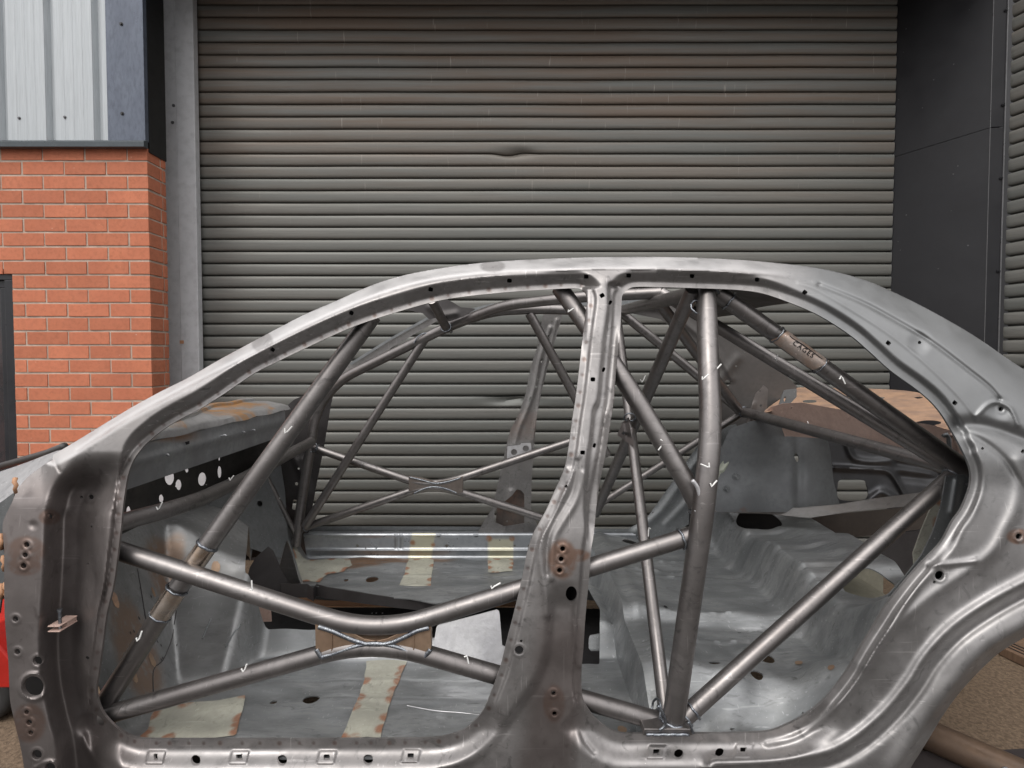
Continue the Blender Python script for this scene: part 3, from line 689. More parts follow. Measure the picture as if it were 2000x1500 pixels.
d = P(1342,945,1.265) - P(1362,985,1.26); ring(t, P(1366,990,1.255), d, .027, .0045)
mb = MB(); mb.tube(cr([P(x, y, 1.218)[:] for x, y in ((1352,938),(1362,952),(1367,972),(1366,990),(1358,1000))], 4), .0050, 8); mb.build('weld_bead', M['light'], t, smooth=True)
t = tube('hoop_top_bar', [(1384,566,1.45),(1212,607,2.30)], .0225, 0)
t = tube('hoop_brace', [(1202,590,2.32),(1305,1436,1.24)], .0178, 0); tick(t, 1267,1036,1.52,9,150)
ring(t, P(1230,815,1.80), P(1230,815,1.80) - P(1210,640,2.2), .0195, .003)
t = tube('hoop_brace', [(1353,566,1.42),(1163,1003,2.35)], .0208, 0, m='tube'); tick(t, 1257,742,1.70,9,0)
mb = MB(); mb.prism([P(1228,815,1.80), P(1236,835,1.79), P(1238,872,1.77), P(1222,862,1.81), P(1206,850,1.85), P(1216,825,1.83)], (0, .006, 0)); g = mb.build('gusset', M['tube'], car)
mb = MB(); mb.tube([P(1218,846,1.815), P(1218,846,1.79)], .006, 16); o = mb.build('gusset_hole', M['black'], g)
n1 = [(1402,572,1.44),(1888,918,1.375)]
t = tube('rear_stay', n1, .0238, 0); tick(t, 1645,740,1.352,10,165,-1)
# stamped plate wrapped on the stay
A = P(1522,653,1.366); B = P(1596,706,1.36); ax = (B - A).normalized(); up = Vector((0, -1, 0)); up = (up - ax * up.dot(ax)).normalized(); sd = ax.cross(up)
c0 = P(1559,684,1.3955); V = []; F = []
for i in range(9):
    for k in range(13):
        th = math.radians(-75 + 150 * k / 12); rr_ = .0247 + (.0006 * math.sin(i * 2.1 + k))
        V.append(c0 + ax * (-.068 + .136 * i / 8 - .010 * math.sin(th)) + (up * math.cos(th) + sd * math.sin(th)) * rr_)
for i in range(8):
    for k in range(12): F.append((i * 13 + k, i * 13 + k + 1, (i + 1) * 13 + k + 1, (i + 1) * 13 + k))
mb = MB(); mb.add(V, F); pl = mb.build('stamped_plate', mat('name_plate', (.42, .37, .34), .4, .6, col2=(.38, .25, .18), nscale=18, speck=.3), t, smooth=True)
def text(txt, size, origin, xdir, ydir, m, parent, name='lettering', ext=.0006):
    cu = bpy.data.curves.new('txt', 'FONT'); cu.body = txt; cu.size = size; cu.extrude = ext; cu.space_character = 1.25
    to = bpy.data.objects.new('txt', cu); COL.objects.link(to); bpy.context.view_layer.update()
    me = bpy.data.meshes.new_from_object(to.evaluated_get(bpy.context.evaluated_depsgraph_get()))
    bpy.data.objects.remove(to); x = Vector(xdir).normalized(); z = x.cross(Vector(ydir)).normalized(); y = z.cross(x)
    R = Matrix((x, y, z)).transposed().to_4x4(); me.transform(Matrix.Translation(origin) @ R)
    me.materials.clear(); return par(link(name, me, m, None, False), parent)
nrm = (up * math.cos(math.radians(-4)) + sd * math.sin(math.radians(-4)))
tp = c0 + ax * -.020 + up * .0256
yd = -sd if sd.z < 0 else sd
text('CAGES', .018, tp - yd * .004 + ax * -.012, ax, yd, M['black'], pl)
mb = MB(); q = c0 + up * .0225 + yd * .011
mb.tube([q + ax * -.05, q + ax * -.04 - yd * .002 + up * .001, q + ax * -.01 + up * .001, q + ax * .03, q + ax * .055 - yd * .001], .0012, 6); mb.build('stamped_mark', M['black'], pl)
for s_ in (-1, 1): ring(pl, c0 + ax * .070 * s_, ax, .0245, .002)
t = tube('rear_cross_brace', [(1292,572,1.86),(1862,916,1.42)], .0208, 0); tick(t, 1517,700,1.60,7,-40)
t = tube('rear_cross_brace', [(1274,573,1.88),(1442,800,2.26)], .0212, 0)
t = tube('rear_stay', [(1213,610,2.29),(1447,803,2.30)], .0205, 0)
t = tube('rear_strut_bar', [(1447,803,2.27),(1868,917,1.42)], .0212, 0); tick(t, 1580,832,1.92,8,-40); rings(t, [(1447,803,2.27),(1868,917,1.42)], (0,), .0225, .02)
t = tube('lower_stay', [(1446,808,2.28),(1160,992,2.36)], .0155, 0)
n2 = [(1869,922,1.40),(1326,1410,1.235)]
t = tube('lower_stay', n2, .0212, 0); rings(t, n2, (0, 1), .0228, .02); rings(t, [n2[0], n2[1]], (1,), .023, .045)
# far side of the cage
fa = [(577,1066,2.40),(592,960,2.42),(618,800,2.42),(662,742,2.38),(860,645,2.27),(905,626,2.27),(965,607,2.30),(1060,603,2.32),(1212,610,2.32)]
t = tube('front_leg', fa, .0225, .09)
t = tube('roof_diagonal', [(872,637,2.26),(930,617,2.2),(985,596,2.12),(1130,580,1.97),(1292,572,1.86)], .0212, .08)
t = tube('roof_diagonal', [(1034,612,2.32),(1186,890,2.38)], .0212, 0)
t = tube('header_bar', [(843,585,2.02),(873,643,2.24)], .0195, 0); rings(t, [(843,585,2.02),(873,643,2.24)], (1,), .021, .018)
db = [(228,1022,1.285),(372,984,1.47),(475,936,1.82),(608,863,2.38)]
t = tube('dash_bar', db, .0225, .16); tick(t, 311,991,1.345,9,0); tick(t, 452,935,1.68,7,0)
t = tube('pillar_brace', [(834,655,2.29),(596,1028,2.39)], .0195, 0)
mb = MB(); mb.tube(cr([P(x, y, 2.265)[:] for x, y in ((808,672),(815,659),(828,651),(838,653))], 4), .0028, 8); mb.build('weld_bead', M['weld'], t, smooth=True)
f1 = [(612,874,2.42),(842,953,2.40),(1115,862,2.42),(1190,838,2.42)]
t = tube('door_bar', f1, .0185, .13); rings(t, f1, (0,), .020, .02)
f2 = [(585,1034,2.42),(845,944,2.40),(1062,1012,2.42),(1130,1034,2.42)]
t = tube('door_bar', f2, .0185, .13); rings(t, f2, (0,), .020, .03)
gp2 = [(798,930),(822,934),(850,941),(880,936),(904,930),(904,962),(890,964),(870,953),(850,949),(828,954),(808,966),(798,958)]
gusset(gp2, 2.385, .02, [[(800,932),(825,938),(850,944),(878,940),(900,933)], [(808,964),(830,954),(850,951),(872,955),(892,963)]], m='bpil2')
t = tube('foot_brace', [(518,928,2.32),(577,1044,2.40)], .0135, 0); tick(t, 540,972,2.35,6,60)
# foot plate of the hoop
def plate(name, px, Y, vec, m, parent=car, bevel=.002):
    mb = MB(); mb.prism([P(x, y, Y) for x, y in px], vec); return mb.build(name, M[m], parent, bevel=bevel)
fp = plate('foot_plate', [(1258,1424),(1350,1424),(1354,1437),(1256,1437)], 1.19, (0, .07, 0), 'tube')
mb = MB(); mb.tube([P(x, 1435 + .6 * math.sin(x * .3), 1.187) for x in range(1262, 1352, 6)], .0036, 8); mb.build('weld_bead', M['weld'], fp, smooth=True)
mb = MB(); mb.tube([P(x, y, 1.188) for x, y in cr([(1285,1378),(1296,1396),(1299,1416),(1288,1426)], 5)], .0036, 8); mb.build('weld_bead', M['weld'], fp, smooth=True)
mb = MB(); mb.tube([P(x, y, 1.188) for x, y in cr([(1344,1410),(1350,1420),(1354,1432)], 5)], .003, 8); mb.build('weld_bead', M['weld'], fp, smooth=True)

# ---------------------------------------------------------------- floor pan (height field in plan, X,Y in metres mapped through "u,v" = mm)
def gz(px, z): return [tuple(1000 * c for c in G(x, y, z)[:2]) for x, y in px]
TUN = gz([(455,1218),(500,1216),(600,1218),(720,1226),(850,1224),(978,1211),(981,1262),(1012,1262),(1030,1200),(1050,1170),(1170,1150),(1172,1243),(1168,1150),(1100,1120),(1000,1160)], .40)
zt = .395
TH = gz([(480,1218),(620,1218),(730,1222),(860,1222),(976,1212),(978,1258),(1014,1258),(1090,1243),(1171,1243),(1172,1190),(1150,1150),(1060,1165),(975,1160),(905,1172),(850,1178),(790,1170),(700,1156),(640,1146),(562,1141),(545,1120),(536,1085),(524,1070),(505,1090),(490,1120)], zt)
SWX = [(1.42,-.55,.15),(1.50,-.62,.2),(2.05,-.45,.2),(2.14,-.5,.22),(2.24,-.5,.2)]
def floor_z(X, Y):
    Z = .305 + 0 * X
    fr = sm(-X, -.34, -.28)                       # front half only
    d = np.abs(Y - 1.815)
    hump = sm(-X, .80, .87)
    tun = sm(-d, -.20 - .14 * hump, -.13 + .03 * hump) * (.09 + .20 * hump + .12 * sm(-X, .9, 1.15))
    Z = Z + tun * sm(-X, -.40, -.30) + tun * .35 * sm(X, .30, .4)
    toe = sm(-X, .97, 1.19); Z = np.maximum(Z, .305 + .44 * toe) + .08 * toe * sm(-X, .97, 1.1) * 0
    pass
    Z = Z + .115 * sm(X, .333, .362) - .030 * sm(X, .45, .70)
    Z = Z + .145 * sm(X, .90, .985) + .012 * np.exp(-((X - .42) / .03) ** 2)
    Z = Z + .03 * sm(X, 1.08, 1.22)
    Z = Z + .10 * sm(X, .62, 1.02) * sm(-Y, -1.52, -1.30) + .10 * sm(X, .62, 1.02) * sm(Y, 2.22, 2.42)
    Z = Z - .09 * sm(-Y, -1.42, -1.30) * sm(-X, -.58, -.44) * sm(X, .30, .36) - .085 * sm(-Y, -1.42, -1.27) * sm(X, .40, .52) * sm(-X, -.92, -.66)
    for (y, a, b) in SWX: Z = Z + .004 * np.exp(-((Y - y) / .010) ** 2) * sm(X, a - .02, a + .03) * sm(-X, -b - .03, -b + .02)
    for y in (1.56, 1.68, 1.95, 2.07, 2.18): Z = Z + .007 * np.exp(-((Y - y - .02 * np.sin(X * 9)) / .007) ** 2) * sm(X, .44, .50) * sm(-X, -.80, -.72)
    for y in (1.62, 1.74, 1.90, 2.02, 2.14): Z = Z + .009 * sm(-np.abs(Y - y), -.028, -.018) * sm(X, .86, .92) * sm(-X, -1.2, -1.12)
    for (x, y, r, a) in ((.60,1.38,.05,.012),(.78,1.42,.05,-.014),(.70,1.50,.03,.010),(.50,1.35,.04,.008),(-.20,1.34,.025,.006),(.98,1.30,.05,.02),(-.5,1.4,.05,.006),(.86,1.36,.05,.014),(.56,1.47,.04,-.010)):
        Z = Z + a * np.exp(-(((X - x) / r) ** 2 + ((Y - y) / r) ** 2) ** 1.5)
    for x in (-.31, -.22, -.05): Z = Z - .004 * np.exp(-((X - x) / .008) ** 2) * sm(-Y, -1.40, -1.36)
    Z = Z + .0025 * np.sin(X * 17 + 3 * np.sin(Y * 9)) * np.sin(Y * 13) + .0016 * np.sin(X * 41 + Y * 23)
    Z = Z + .004 * sm(X, -.9, -.75) * sm(-X, .55, .7) * np.sin(Y * 60)
    return Z
def fmap(dz=0.):
    def f(U, V): X = U / 1000; Y = V / 1000; return np.stack([X, Y, floor_z(X, Y) + dz], -1)
    return f
e = lambda x, y, z, a, b, ang=0: ('e', *[1000 * c for c in G(x, y, z)[:2]], a, b, ang)
FH = [('p', TH), e(1482,1021,.545,92,84), e(1690,1147,.54,80,66), e(608,1363,.31,24,19), e(534,1366,.31,11,10), e(430,1366,.31,9,8), e(444,1373,.31,4,4), e(727,1130,.31,27,24), e(676,1131,.31,10,10), e(581,1131,.31,11,10), e(614,1131,.31,12,11),
      e(1395,1304,.39,16,16), e(1440,1320,.39,17,17), e(1478,1318,.39,17,16), e(1495,1280,.40,25,24), e(1444,1230,.40,8,5), e(1431,1372,.39,7,4), e(1401,1378,.39,5,3), e(1516,1397,.40,5,4), e(1568,1345,.42,5,4), e(1384,1424,.39,7,5), e(1230,1063,.40,34,30), e(1226,1129,.40,9,6), e(1303,1187,.41,5,4),
      e(1253,1188,.36,7,4), e(1545,1160,.47,5,3), e(1500,1143,.46,4,3)]
def frust(U, V):
    X = U / 1000; Y = V / 1000; r = 0 * X
    for (x, y, a, b) in ((-.78,2.38,.16,.06),(-.55,2.42,.25,.03),(-1.05,1.42,.05,.06),(-1.1,1.62,.04,.06)): r = np.maximum(r, .8 * sm(1.3 - np.hypot((X - x) / a, (Y - y) / b), 0, .5))
    return r
def tunnel_sheen(U, V):  # sky reflection on the near tunnel wall, put into a paler colour
    X = U / 1000; Y = V / 1000
    return .75 * sm(X, -.62, -.52) * sm(-X, -.22, -.19) * sm(-np.abs(Y - 1.655), -.06, -.04)
sheet('floor_pan', [(-1175,1290),(-860,1275),(-700,1215),(350,1200),(420,1262),(1000,1262),(1240,1240),(1262,1700),(1320,2330),(1200,2440),(-1175,2455)], None, M['floor'], car, FH, step=9., rim=.004, mapf=fmap(), attrs={'rust': frust, 'light': tunnel_sheen, 'dull': lambda U, V: .35 * sm(-U, 700, 900)})
def hit(u, v, dz=0.):
    prev = None
    for k in range(900):
        Y = 1.2 + k * .0015; p = PA(u, v, Y); z = float(floor_z(np.array([p[0]]), np.array([p[1]]))[0]) + dz
        if p[2] <= z: return Vector((p[0], p[1], z))
    return Vector(PA(u, v, 2.4).tolist())
def decal(name, u, v, r, m, asp=1.0, dz=.003):
    c = hit(u, v); V = []; n = 22
    for k in range(n):
        t_ = 2 * math.pi * k / n; rr_ = r * rng.uniform(.9, 1.1); x = c.x + rr_ * math.cos(t_); y = c.y + rr_ * asp * math.sin(t_)
        V.append((x, y, float(floor_z(np.array([x]), np.array([y]))[0]) + dz))
    mb = MB(); V.append((c.x, c.y, c.z + dz + .0005)); mb.add(V, [(k, (k + 1) % n, n) for k in range(n)]); return mb.build(name, M[m], car)
def strip(name, px, z, holes=(), m='primer', dz=.003, step=5., edge=.0):
    ol = np.array(gz(px, z)); ol = ol + rng.uniform(-2, 2, ol.shape)
    rp = [(ol[i] * (1 - t) + ol[(i + 1) % len(ol)] * t) for i in range(len(ol)) for t in (0, .35, .7)]
    rp = np.array(rp) + rng.uniform(-3.5, 3.5, (len(rp), 2))
    blobs = [rp[i] for i in range(len(rp)) if rng.rand() < .55]
    def rf(U, V):
        r = np.zeros_like(U)
        for bx, by in blobs: r = np.maximum(r, sm(22 - np.hypot(U - bx, V - by), 0, 8))
        return r * .95
    return sheet(name, rp, None, M[m], car, holes, step=step, rim=0, mapf=fmap(dz), attrs={'rust': rf})
sp_ = strip('primer_patch', [(717,1290),(795,1288),(780,1330),(760,1380),(744,1440),(664,1440),(690,1380),(712,1330)], .31)
mb = MB(); 
strip('primer_patch', [(800,1090),(848,1090),(843,1130),(838,1165),(795,1162),(772,1158),(790,1120)], .31)
strip('primer_patch', [(952,1090),(1003,1090),(1002,1115),(953,1116)], .31)
strip('primer_patch', [(300,1385),(478,1356),(470,1400),(458,1440),(270,1440),(285,1420)], .31)
strip('primer_patch', [(575,1093),(680,1090),(690,1100),(672,1114),(640,1118),(625,1135),(548,1135),(560,1118)], .31)
for (u, v, r, m_) in ((225,1173,.009,'orange'),(421,1111,.013,'gusset'),(286,1240,.007,'gusset'),(263,1285,.006,'gusset'),(298,1292,.008,'gusset'),(300,1160,.005,'gusset'),(262,1322,.008,'gusset'),(1300,1187,.006,'black'),(1560,1296,.010,'gusset'),(1623,1306,.008,'gusset'),(1215,1427,.012,'gusset')):
    decal('rust_spot', u, v, r, m_)
def seam(name, px, r, m, dz=.001):
    mb = MB(); q = []
    for (u, v) in cr(px, 6): p = hit(u, v, dz); q.append(p)
    mb.tube(q, r, 6); return mb.build(name, M[m], car, smooth=True)
seam('panel_seam', [(268,1110),(275,1150),(283,1200),(290,1230)], .0016, 'dark'); seam('panel_seam', [(345,1190),(335,1250),(318,1290),(300,1310),(300,1360)], .0016, 'dark')
seam('panel_seam', [(440,1265),(455,1240),(470,1222)], .0025, 'galv'); seam('panel_seam', [(395,1250),(405,1225),(412,1210)], .0025, 'galv')
for k in range(26): decal('spot_weld', 318 + rng.uniform(-70, 40), 1200 + k * 5 + rng.uniform(-60, 0), .0016, 'dark')
# standing cut edges of the tunnel
def ribbon(name, px, z0f, h, m, parent=car, t=.003):
    mb = MB(); a = [G(x, y, z) for x, y, z in px]
    V = []; F = []
    for i, p in enumerate(a):
        hh = h(i) if callable(h) else h; V += [p, p - Vector((0, 0, hh))]
    for i in range(len(a) - 1): F.append((2 * i, 2 * i + 1, 2 * i + 3, 2 * i + 2))
    mb.add(V, F); o = mb.build(name, M[m], parent, smooth=False)
    s_ = o.modifiers.new('s', 'SOLIDIFY'); s_.thickness = t; return o
ribbon('tunnel_cut_edge', [(548,1140,.40),(600,1141,.40),(612,1150,.398),(618,1141,.40),(640,1147,.40),(700,1157,.40),(760,1166,.395),(800,1172,.39),(850,1179,.385),(870,1182,.375)], 0, lambda i: .055 - .003 * i, 'dark')
# tunnel remnant bulging up at the front
mb = MB(); q = [(482,1130),(488,1108),(500,1088),(523,1068),(533,1076),(540,1092),(552,1120),(566,1142),(560,1160),(520,1165),(486,1160)]
mb.prism([P(x, y, 1.93 + (x - 520) * .001) for x, y in q], (0, .004, 0)); mb.build('tunnel_flange', M['dark'], car)
mb = MB(); mb.prism([P(x, y, 1.80) for x, y in [(473,1180),(528,1184),(530,1214),(473,1216)]], (0, .004, 0)); mb.build('tunnel_bracket', M['redrust'], car)
# underfloor panels seen through the cut tunnel
mb = MB(); mb.prism([G(x, y, .20) for x, y in ((440,1187),(1010,1187),(1230,1190),(1230,1340),(400,1340))], (0, 0, -.004)); uf = mb.build('underfloor_plate', M['black'], car)
for (x, y) in ((705,1203),(727,1198),(735,1198),(747,1198),(751,1204),(790,1200)):
    q = G(x, y, .2015); mb = MB(); mb.tube([q, q + Vector((0, 0, .002))], .003, 10); mb.build('lit_hole_dot', M['light'], uf)  # bright discs stand in for small holes with light showing through
mb = MB(); mb.prism([G(x, y, .20) for x, y in ((500,1120),(1000,1120),(1010,1184),(470,1184))], (0, 0, -.004)); mb.build('underfloor_board', mat('ply_wood', (.48, .27, .15), .6, 0, col2=(.40, .21, .12), nscale=4, stretch=(1, 8, 1)), car)
mb = MB(); mb.box(.85, 1.30, 2.445, 2.45, .25, .52); mb.box(.85, 1.28, 2.2, 2.444, .36, .365); mb.build('hole_backing', M['black'], car)  # black plates added so the far floor hole looks dark inside
mb = MB(); mb.box(1.02, 1.32, 1.42, 1.94, .425, .43); mb.box(1.15, 1.42, 1.945, 1.95, .28, .50); mb.build('fuel_bay_floor', mat('cream_primer', (.30, .285, .22), .6, 0, col2=(.2, .19, .15)), car)
# bright plates at the tunnel side, sky reflection put into their pale colour
sheet('bright_plate', [(853,1222),(975,1190),(981,1262),(1000,1268),(985,1312),(870,1290),(846,1262)], plane((850,1222,1.60),(975,1190,1.62),(900,1300,1.56)), M['light'], car, step=6)
sheet('bright_plate', [(1150,1242),(1172,1238),(1200,1248),(1215,1270),(1150,1272)], plane((1150,1240,1.70),(1215,1245,1.70),(1180,1275,1.66)), M['galv'], car, step=6)
# scratches left by sanding
for q in ([(795,1378),(850,1388),(900,1392),(938,1397)], [(855,1152),(880,1158),(895,1166)]):
    mb = MB(); qq = cr(q, 5); mb.tube([G(x, y, .3065) for x, y in qq], .0012, 6); mb.build('scratch', M['light'], car)

# ---------------------------------------------------------------- bulkhead, cowl beam
XB1 = lambda X: (lambda U, V: X * FPX / (U - 1000) + 0 * V)
sheet('footwell_side', [(405,1045),(410,985),(440,950),(500,905),(545,890),(556,960),(562,1050),(580,1098),(540,1088),(480,1068)], plane((410,1000,1.90),(560,1060,2.33),(540,900,2.42)), M['galv'], car, [('e',507,984,6,6,0)], step=4)
bh = [('e',330,932,9.5,16,0),('e',348,947,6,11,0),('e',364,918,3.6,6,0),('e',394,936,8,13.5,8),('e',428,922,4,13,0),('e',428,896,2.3,6,0),('e',314,974,5,8.5,0),('e',356,1007,4,5,0),('e',381,998,6.5,9,0),('c',337,953,2.4),('c',359,944,1.8),('c',385,925,1.6),('c',381,956,1.8),('c',402,947,1.6),('c',405,918,1.4),('e',250,1000,5,12,0)]
sheet('bulkhead', [(232,880),(560,800),(560,1000),(560,1075),(400,1110),(232,1180)], XB1(-1.16), mat('bulkhead_black', (.030, .028, .027), .6, .2, col2=(.05, .045, .04), nscale=7), car, bh, step=4)
def beam_y(U, V): return -1.0 * FPX / (U - 1000) - .012 * np.exp(-((V - zpx(U, .99)) / 10) ** 2)
def zpx(U, z):
    Yv = FPX / (1000 - U); return 697 + (1.27 - z) * FPX / Yv
us = np.linspace(236, 556, 14)
bo = [(u, zpx(u, 1.035)) for u in us] + [(u, zpx(u, .925)) for u in us[::-1]]
sheet('cowl_beam', bo, beam_y, M['beam'], car, [('r',412,835,5,2.5,-12)] and [], step=3, attrs={'rust': lambda U, V: .7 * sm(-np.abs(U - 330), -70, -10) * sm(-V, -868, -850)})
mb = MB(); V = []; F = []
ny = 40
for i in range(ny):
    Yv = 1.31 + (2.33 - 1.31) * i / (ny - 1)
    fx = .17 * (1 - float(sm(Yv, 1.55, 2.05)))
    for (x, z) in ((-1.0, 1.035), (-1.012, 1.052), (-1.03, 1.058), (-1.10, 1.068), (-1.16, 1.073), (-1.165, 1.083), (-1.19, 1.085), (-1.20, .95)):
        V.append((x + fx * (-1.0 - x) / .2 + .004 * math.sin(Yv * 21), Yv, z + .002 * math.sin(Yv * 33 + x * 40)))
for i in range(ny - 1):
    for k in range(7): F.append((i * 8 + k, i * 8 + k + 1, (i + 1) * 8 + k + 1, (i + 1) * 8 + k))
mb.add(V, F); bt = mb.build('cowl_top', mat('cowl_top_steel', (.38, .375, .375), .4, .6, col2=(.48, .26, .11), nscale=4.2, lo=.52, hi=.62), car, smooth=True, auto=40)
for (x, y, w_, h_) in ((412,832,6,2.6),(497,814,6,2.2),(362,866,7,3)):
    mb = MB(); mb.prism([P(x + a * w_, y + b * h_ - a * w_ * .25, FPX / (1000 - x) * (1.0 if y > 850 else 1.03) - .004) for a, b in ((-1,-1),(1,-1),(1,1),(-1,1))], (0, .003, 0)); mb.build('slot', M['black'], bt)
# embossed forms on the beam face
for (x, y, w_, h_) in ((430,860,14,8),(470,850,9,5),(490,846,9,5),(322,900,9,11)):
    mb = MB(); Yb = FPX / (1000 - x) - .004
    mb.tube([P(x + a * w_, y + b * h_ - a * w_ * .25, Yb) for a, b in ((-1,1),(-1,-.7),(-.6,-1),(.7,-1),(1,-.6))], .003, 8); mb.build('pressed_rib', M['beam'], car, smooth=True)
# engine bay inner wing seen through the holes
mb = MB(); mb.add([(-1.35,2.42,.35),(-2.1,2.42,.35),(-2.1,2.42,.85),(-1.35,2.42,.85)], [(0,1,2,3)])
o = mb.build('inner_wing', mat('inner_wing_bright', (.55, .55, .56), .5, .1), car); s_ = o.modifiers.new('s', 'SOLIDIFY'); s_.thickness = .003
# front wing / cowl panels at the left edge
sheet('wing_top_panel', [(-60,940),(0,921),(30,911),(60,900),(96,886),(112,880),(122,878),(104,896),(86,908),(64,924),(46,940),(30,962),(0,984),(-60,1010)], plane((0,925,1.42),(110,880,1.30),(0,980,1.24)), mat('wing_steel', (.42, .42, .425), .45, .6, col2=(.32, .32, .325), scratch=.5), car, step=4)
sheet('wing_side_panel', [(-60,1008),(0,982),(30,960),(24,980),(12,1004),(6,1030),(5,1060),(12,1110),(-2,1200),(-60,1240)], plane((-60,1000,1.20),(20,985,1.215),(0,1200,1.21)), M['galv'], car, step=4)
mb = MB()
mb.tube([P(-40,922,1.75), P(40,900,1.68), P(96,884,1.6), P(125,872,1.55)], .012, 10); mb.build('cowl_edge', M['dark'], car, smooth=True)
for (x, y, s_) in ((2,1058,.011),(8,1100,.010),(30,948,.009),(14,1152,.013),(3,1155,.010)):
    mb = MB(); mb.tube([P(x, y - 14, 1.186), P(x - 2, y - 6, 1.180), P(x + 2, y, 1.178), P(x - 1, y + 7, 1.180), P(x + 1, y + 14, 1.188)], s_ * .55, 9, r2=s_ * .4); mb.build('sealer_blob', M['sealer'], car, smooth=True)
# striker bracket with a pin on the front post
mb = MB(); mb.box(0, .028, -.03, .02, 0, .003); mb.box(0, .028, -.03, .02, .012, .015); mb.box(.010, .026, -.006, .02, .003, .012)
b_ = mb.build('check_bracket', M['redrust'], None, bevel=.001); p = P(115,1222,1.205); b_.location = p; b_.parent = car; b_.matrix_parent_inverse = Matrix.Translation(-car.location)
mb = MB(); mb.tube([p + Vector((.019, -.018, -.002)), p + Vector((.019, -.018, .045))], .0035, 12); mb.tube([p + Vector((.019, -.018, .043)), p + Vector((.019, -.018, .049))], .0055, 12)
o = mb.build('pin', M['weld'], None, smooth=True, auto=40); o.parent = b_; o.matrix_parent_inverse = Matrix.Translation(-p)

# ---------------------------------------------------------------- far side of the shell
def rel(poly, w_, a): 
    c = cr(poly, 4); return lambda U, V: -a * np.exp(-(pdist(U, V, c, False) / w_) ** 2)
def comb(b, *rs): return lambda U, V: b(U, V) + sum(r(U, V) for r in rs)
M['bpil'] = mat('far_pillar_steel', (.29, .283, .278), .44, .7, col2=(.22, .21, .205), nscale=10, scratch=.3, attr=[('rust', (.26, .17, .13))])
FB = [(1064,598),(1103,598),(1097,622),(1084,666),(1069,720),(1057,768),(1049,810),(1045,850),(1042,885),(1039,930),(1037,990),(1040,1008),(1052,1030),(1052,1046),(930,1046),(942,1024),(958,999),(967,969),(979,915),(989,870),(997,840),(1015,804),(1027,768),(1036,720),(1051,672),(1056,640)]
sheet('far_centre_pillar', FB, comb(const(2.50), rel([(1075,640),(1055,700),(1043,760),(1030,800),(1015,835),(1005,870)], 4, .008), rel([(1088,625),(1062,730),(1050,800),(1040,860)], 3, .006), rel([(998,960),(994,1000),(985,1035)], 5, .006)), M['bpil'], car, 
      [('c',1078,628,2),('c',1071,656,2),('c',1050,741,2),('c',1047,756,2.2),('r',1058,704,1.2,5,12),('r',1035,780,1.6,6,15),('c',1037,805,1.5),('c',1031,812,1.2),('c',1040,812,1.2),('c',1016,831,1.8),('c',1037,849,1.6),('c',957,1013,1.8),('c',952,1022,1.8),('c',1032,1021,2),
       ('p', [(978,985),(990,976),(1000,968),(1010,955),(1018,958),(1024,965),(1024,1022),(1000,1026),(985,1028),(966,1020),(966,1000),(972,990)])], step=2, attrs={'rust': lambda U, V: .3 * sm(-np.abs(V - 830), -40, -10)})
sheet('pillar_cavity', [(972,960),(1026,956),(1026,1030),(968,1030)], const(2.56), mat('cavity_rust', (.13, .11, .10), .6, .4, col2=(.20, .125, .095)), car, [('c',990,1018,3)], step=4)
sheet('belt_bracket', [(991,872),(1016,869),(1018,866),(1037,865),(1039,888),(1016,893),(990,897)], const(2.485), M['light'], car, [('c',1004,883,6),('c',1027,876,6)], step=1.5)
sheet('far_front_pillar', [(655,752),(646,790),(633,870),(618,945),(603,1028),(600,1090),(575,1092),(545,1050),(525,980),(490,900),(540,810),(575,780),(610,765)], comb(const(2.50), rel([(590,900),(600,960),(575,1030)], 8, .01), rel([(560,860),(590,930)], 6, .01)), M['dark'], car,
      [('c',583,915,2.5),('c',579,945,3.5),('r',576,986,5,10,10),('c',553,948,2),('c',610,830,1.5)], step=2.5)
sheet('far_screen_rail', [(596,772),(682,712),(760,664),(836,619),(858,612),(862,622),(800,658),(690,724),(640,758),(606,790)], const(2.44), M['bpil'], car, step=3)
sheet('far_screen_rail', [(683,709),(760,661),(838,617),(841,621),(762,665),(685,714)], const(2.42), M['galv'], car, step=1.5)
sheet('far_roof_rail', [(880,618),(905,606),(960,593),(1010,587),(1150,590),(1300,578),(1300,586),(1230,604),(1150,604),(1010,598),(905,616),(885,628)], const(2.42), M['galv'], car, step=3)
M['fsill'] = mat('far_sill_steel', (.33, .345, .365), .36, .7, col2=(.26, .275, .29), nscale=5, attr=[('primer', (.46, .45, .36)), ('rust', (.30, .15, .08))])
FS = [(592,1042),(760,1041),(950,1041),(1240,1041),(1260,1092),(1000,1093),(600,1094)]
def sprim(U, V): return np.maximum(sm(24 - np.abs(U - 824 + (V - 1065) * .15), 0, 3), sm(26 - np.abs(U - 978), 0, 3) * sm(V, 1050, 1056))
def srust(U, V): return .9 * np.maximum(sm(7 - np.hypot(U - 806, V - 1060), 0, 4), np.maximum(sm(6 - np.hypot(U - 846, V - 1064), 0, 4), np.maximum(sm(8 - np.hypot(U - 955, V - 1052), 0, 4), sm(7 - np.hypot(U - 1000, V - 1052), 0, 4))))
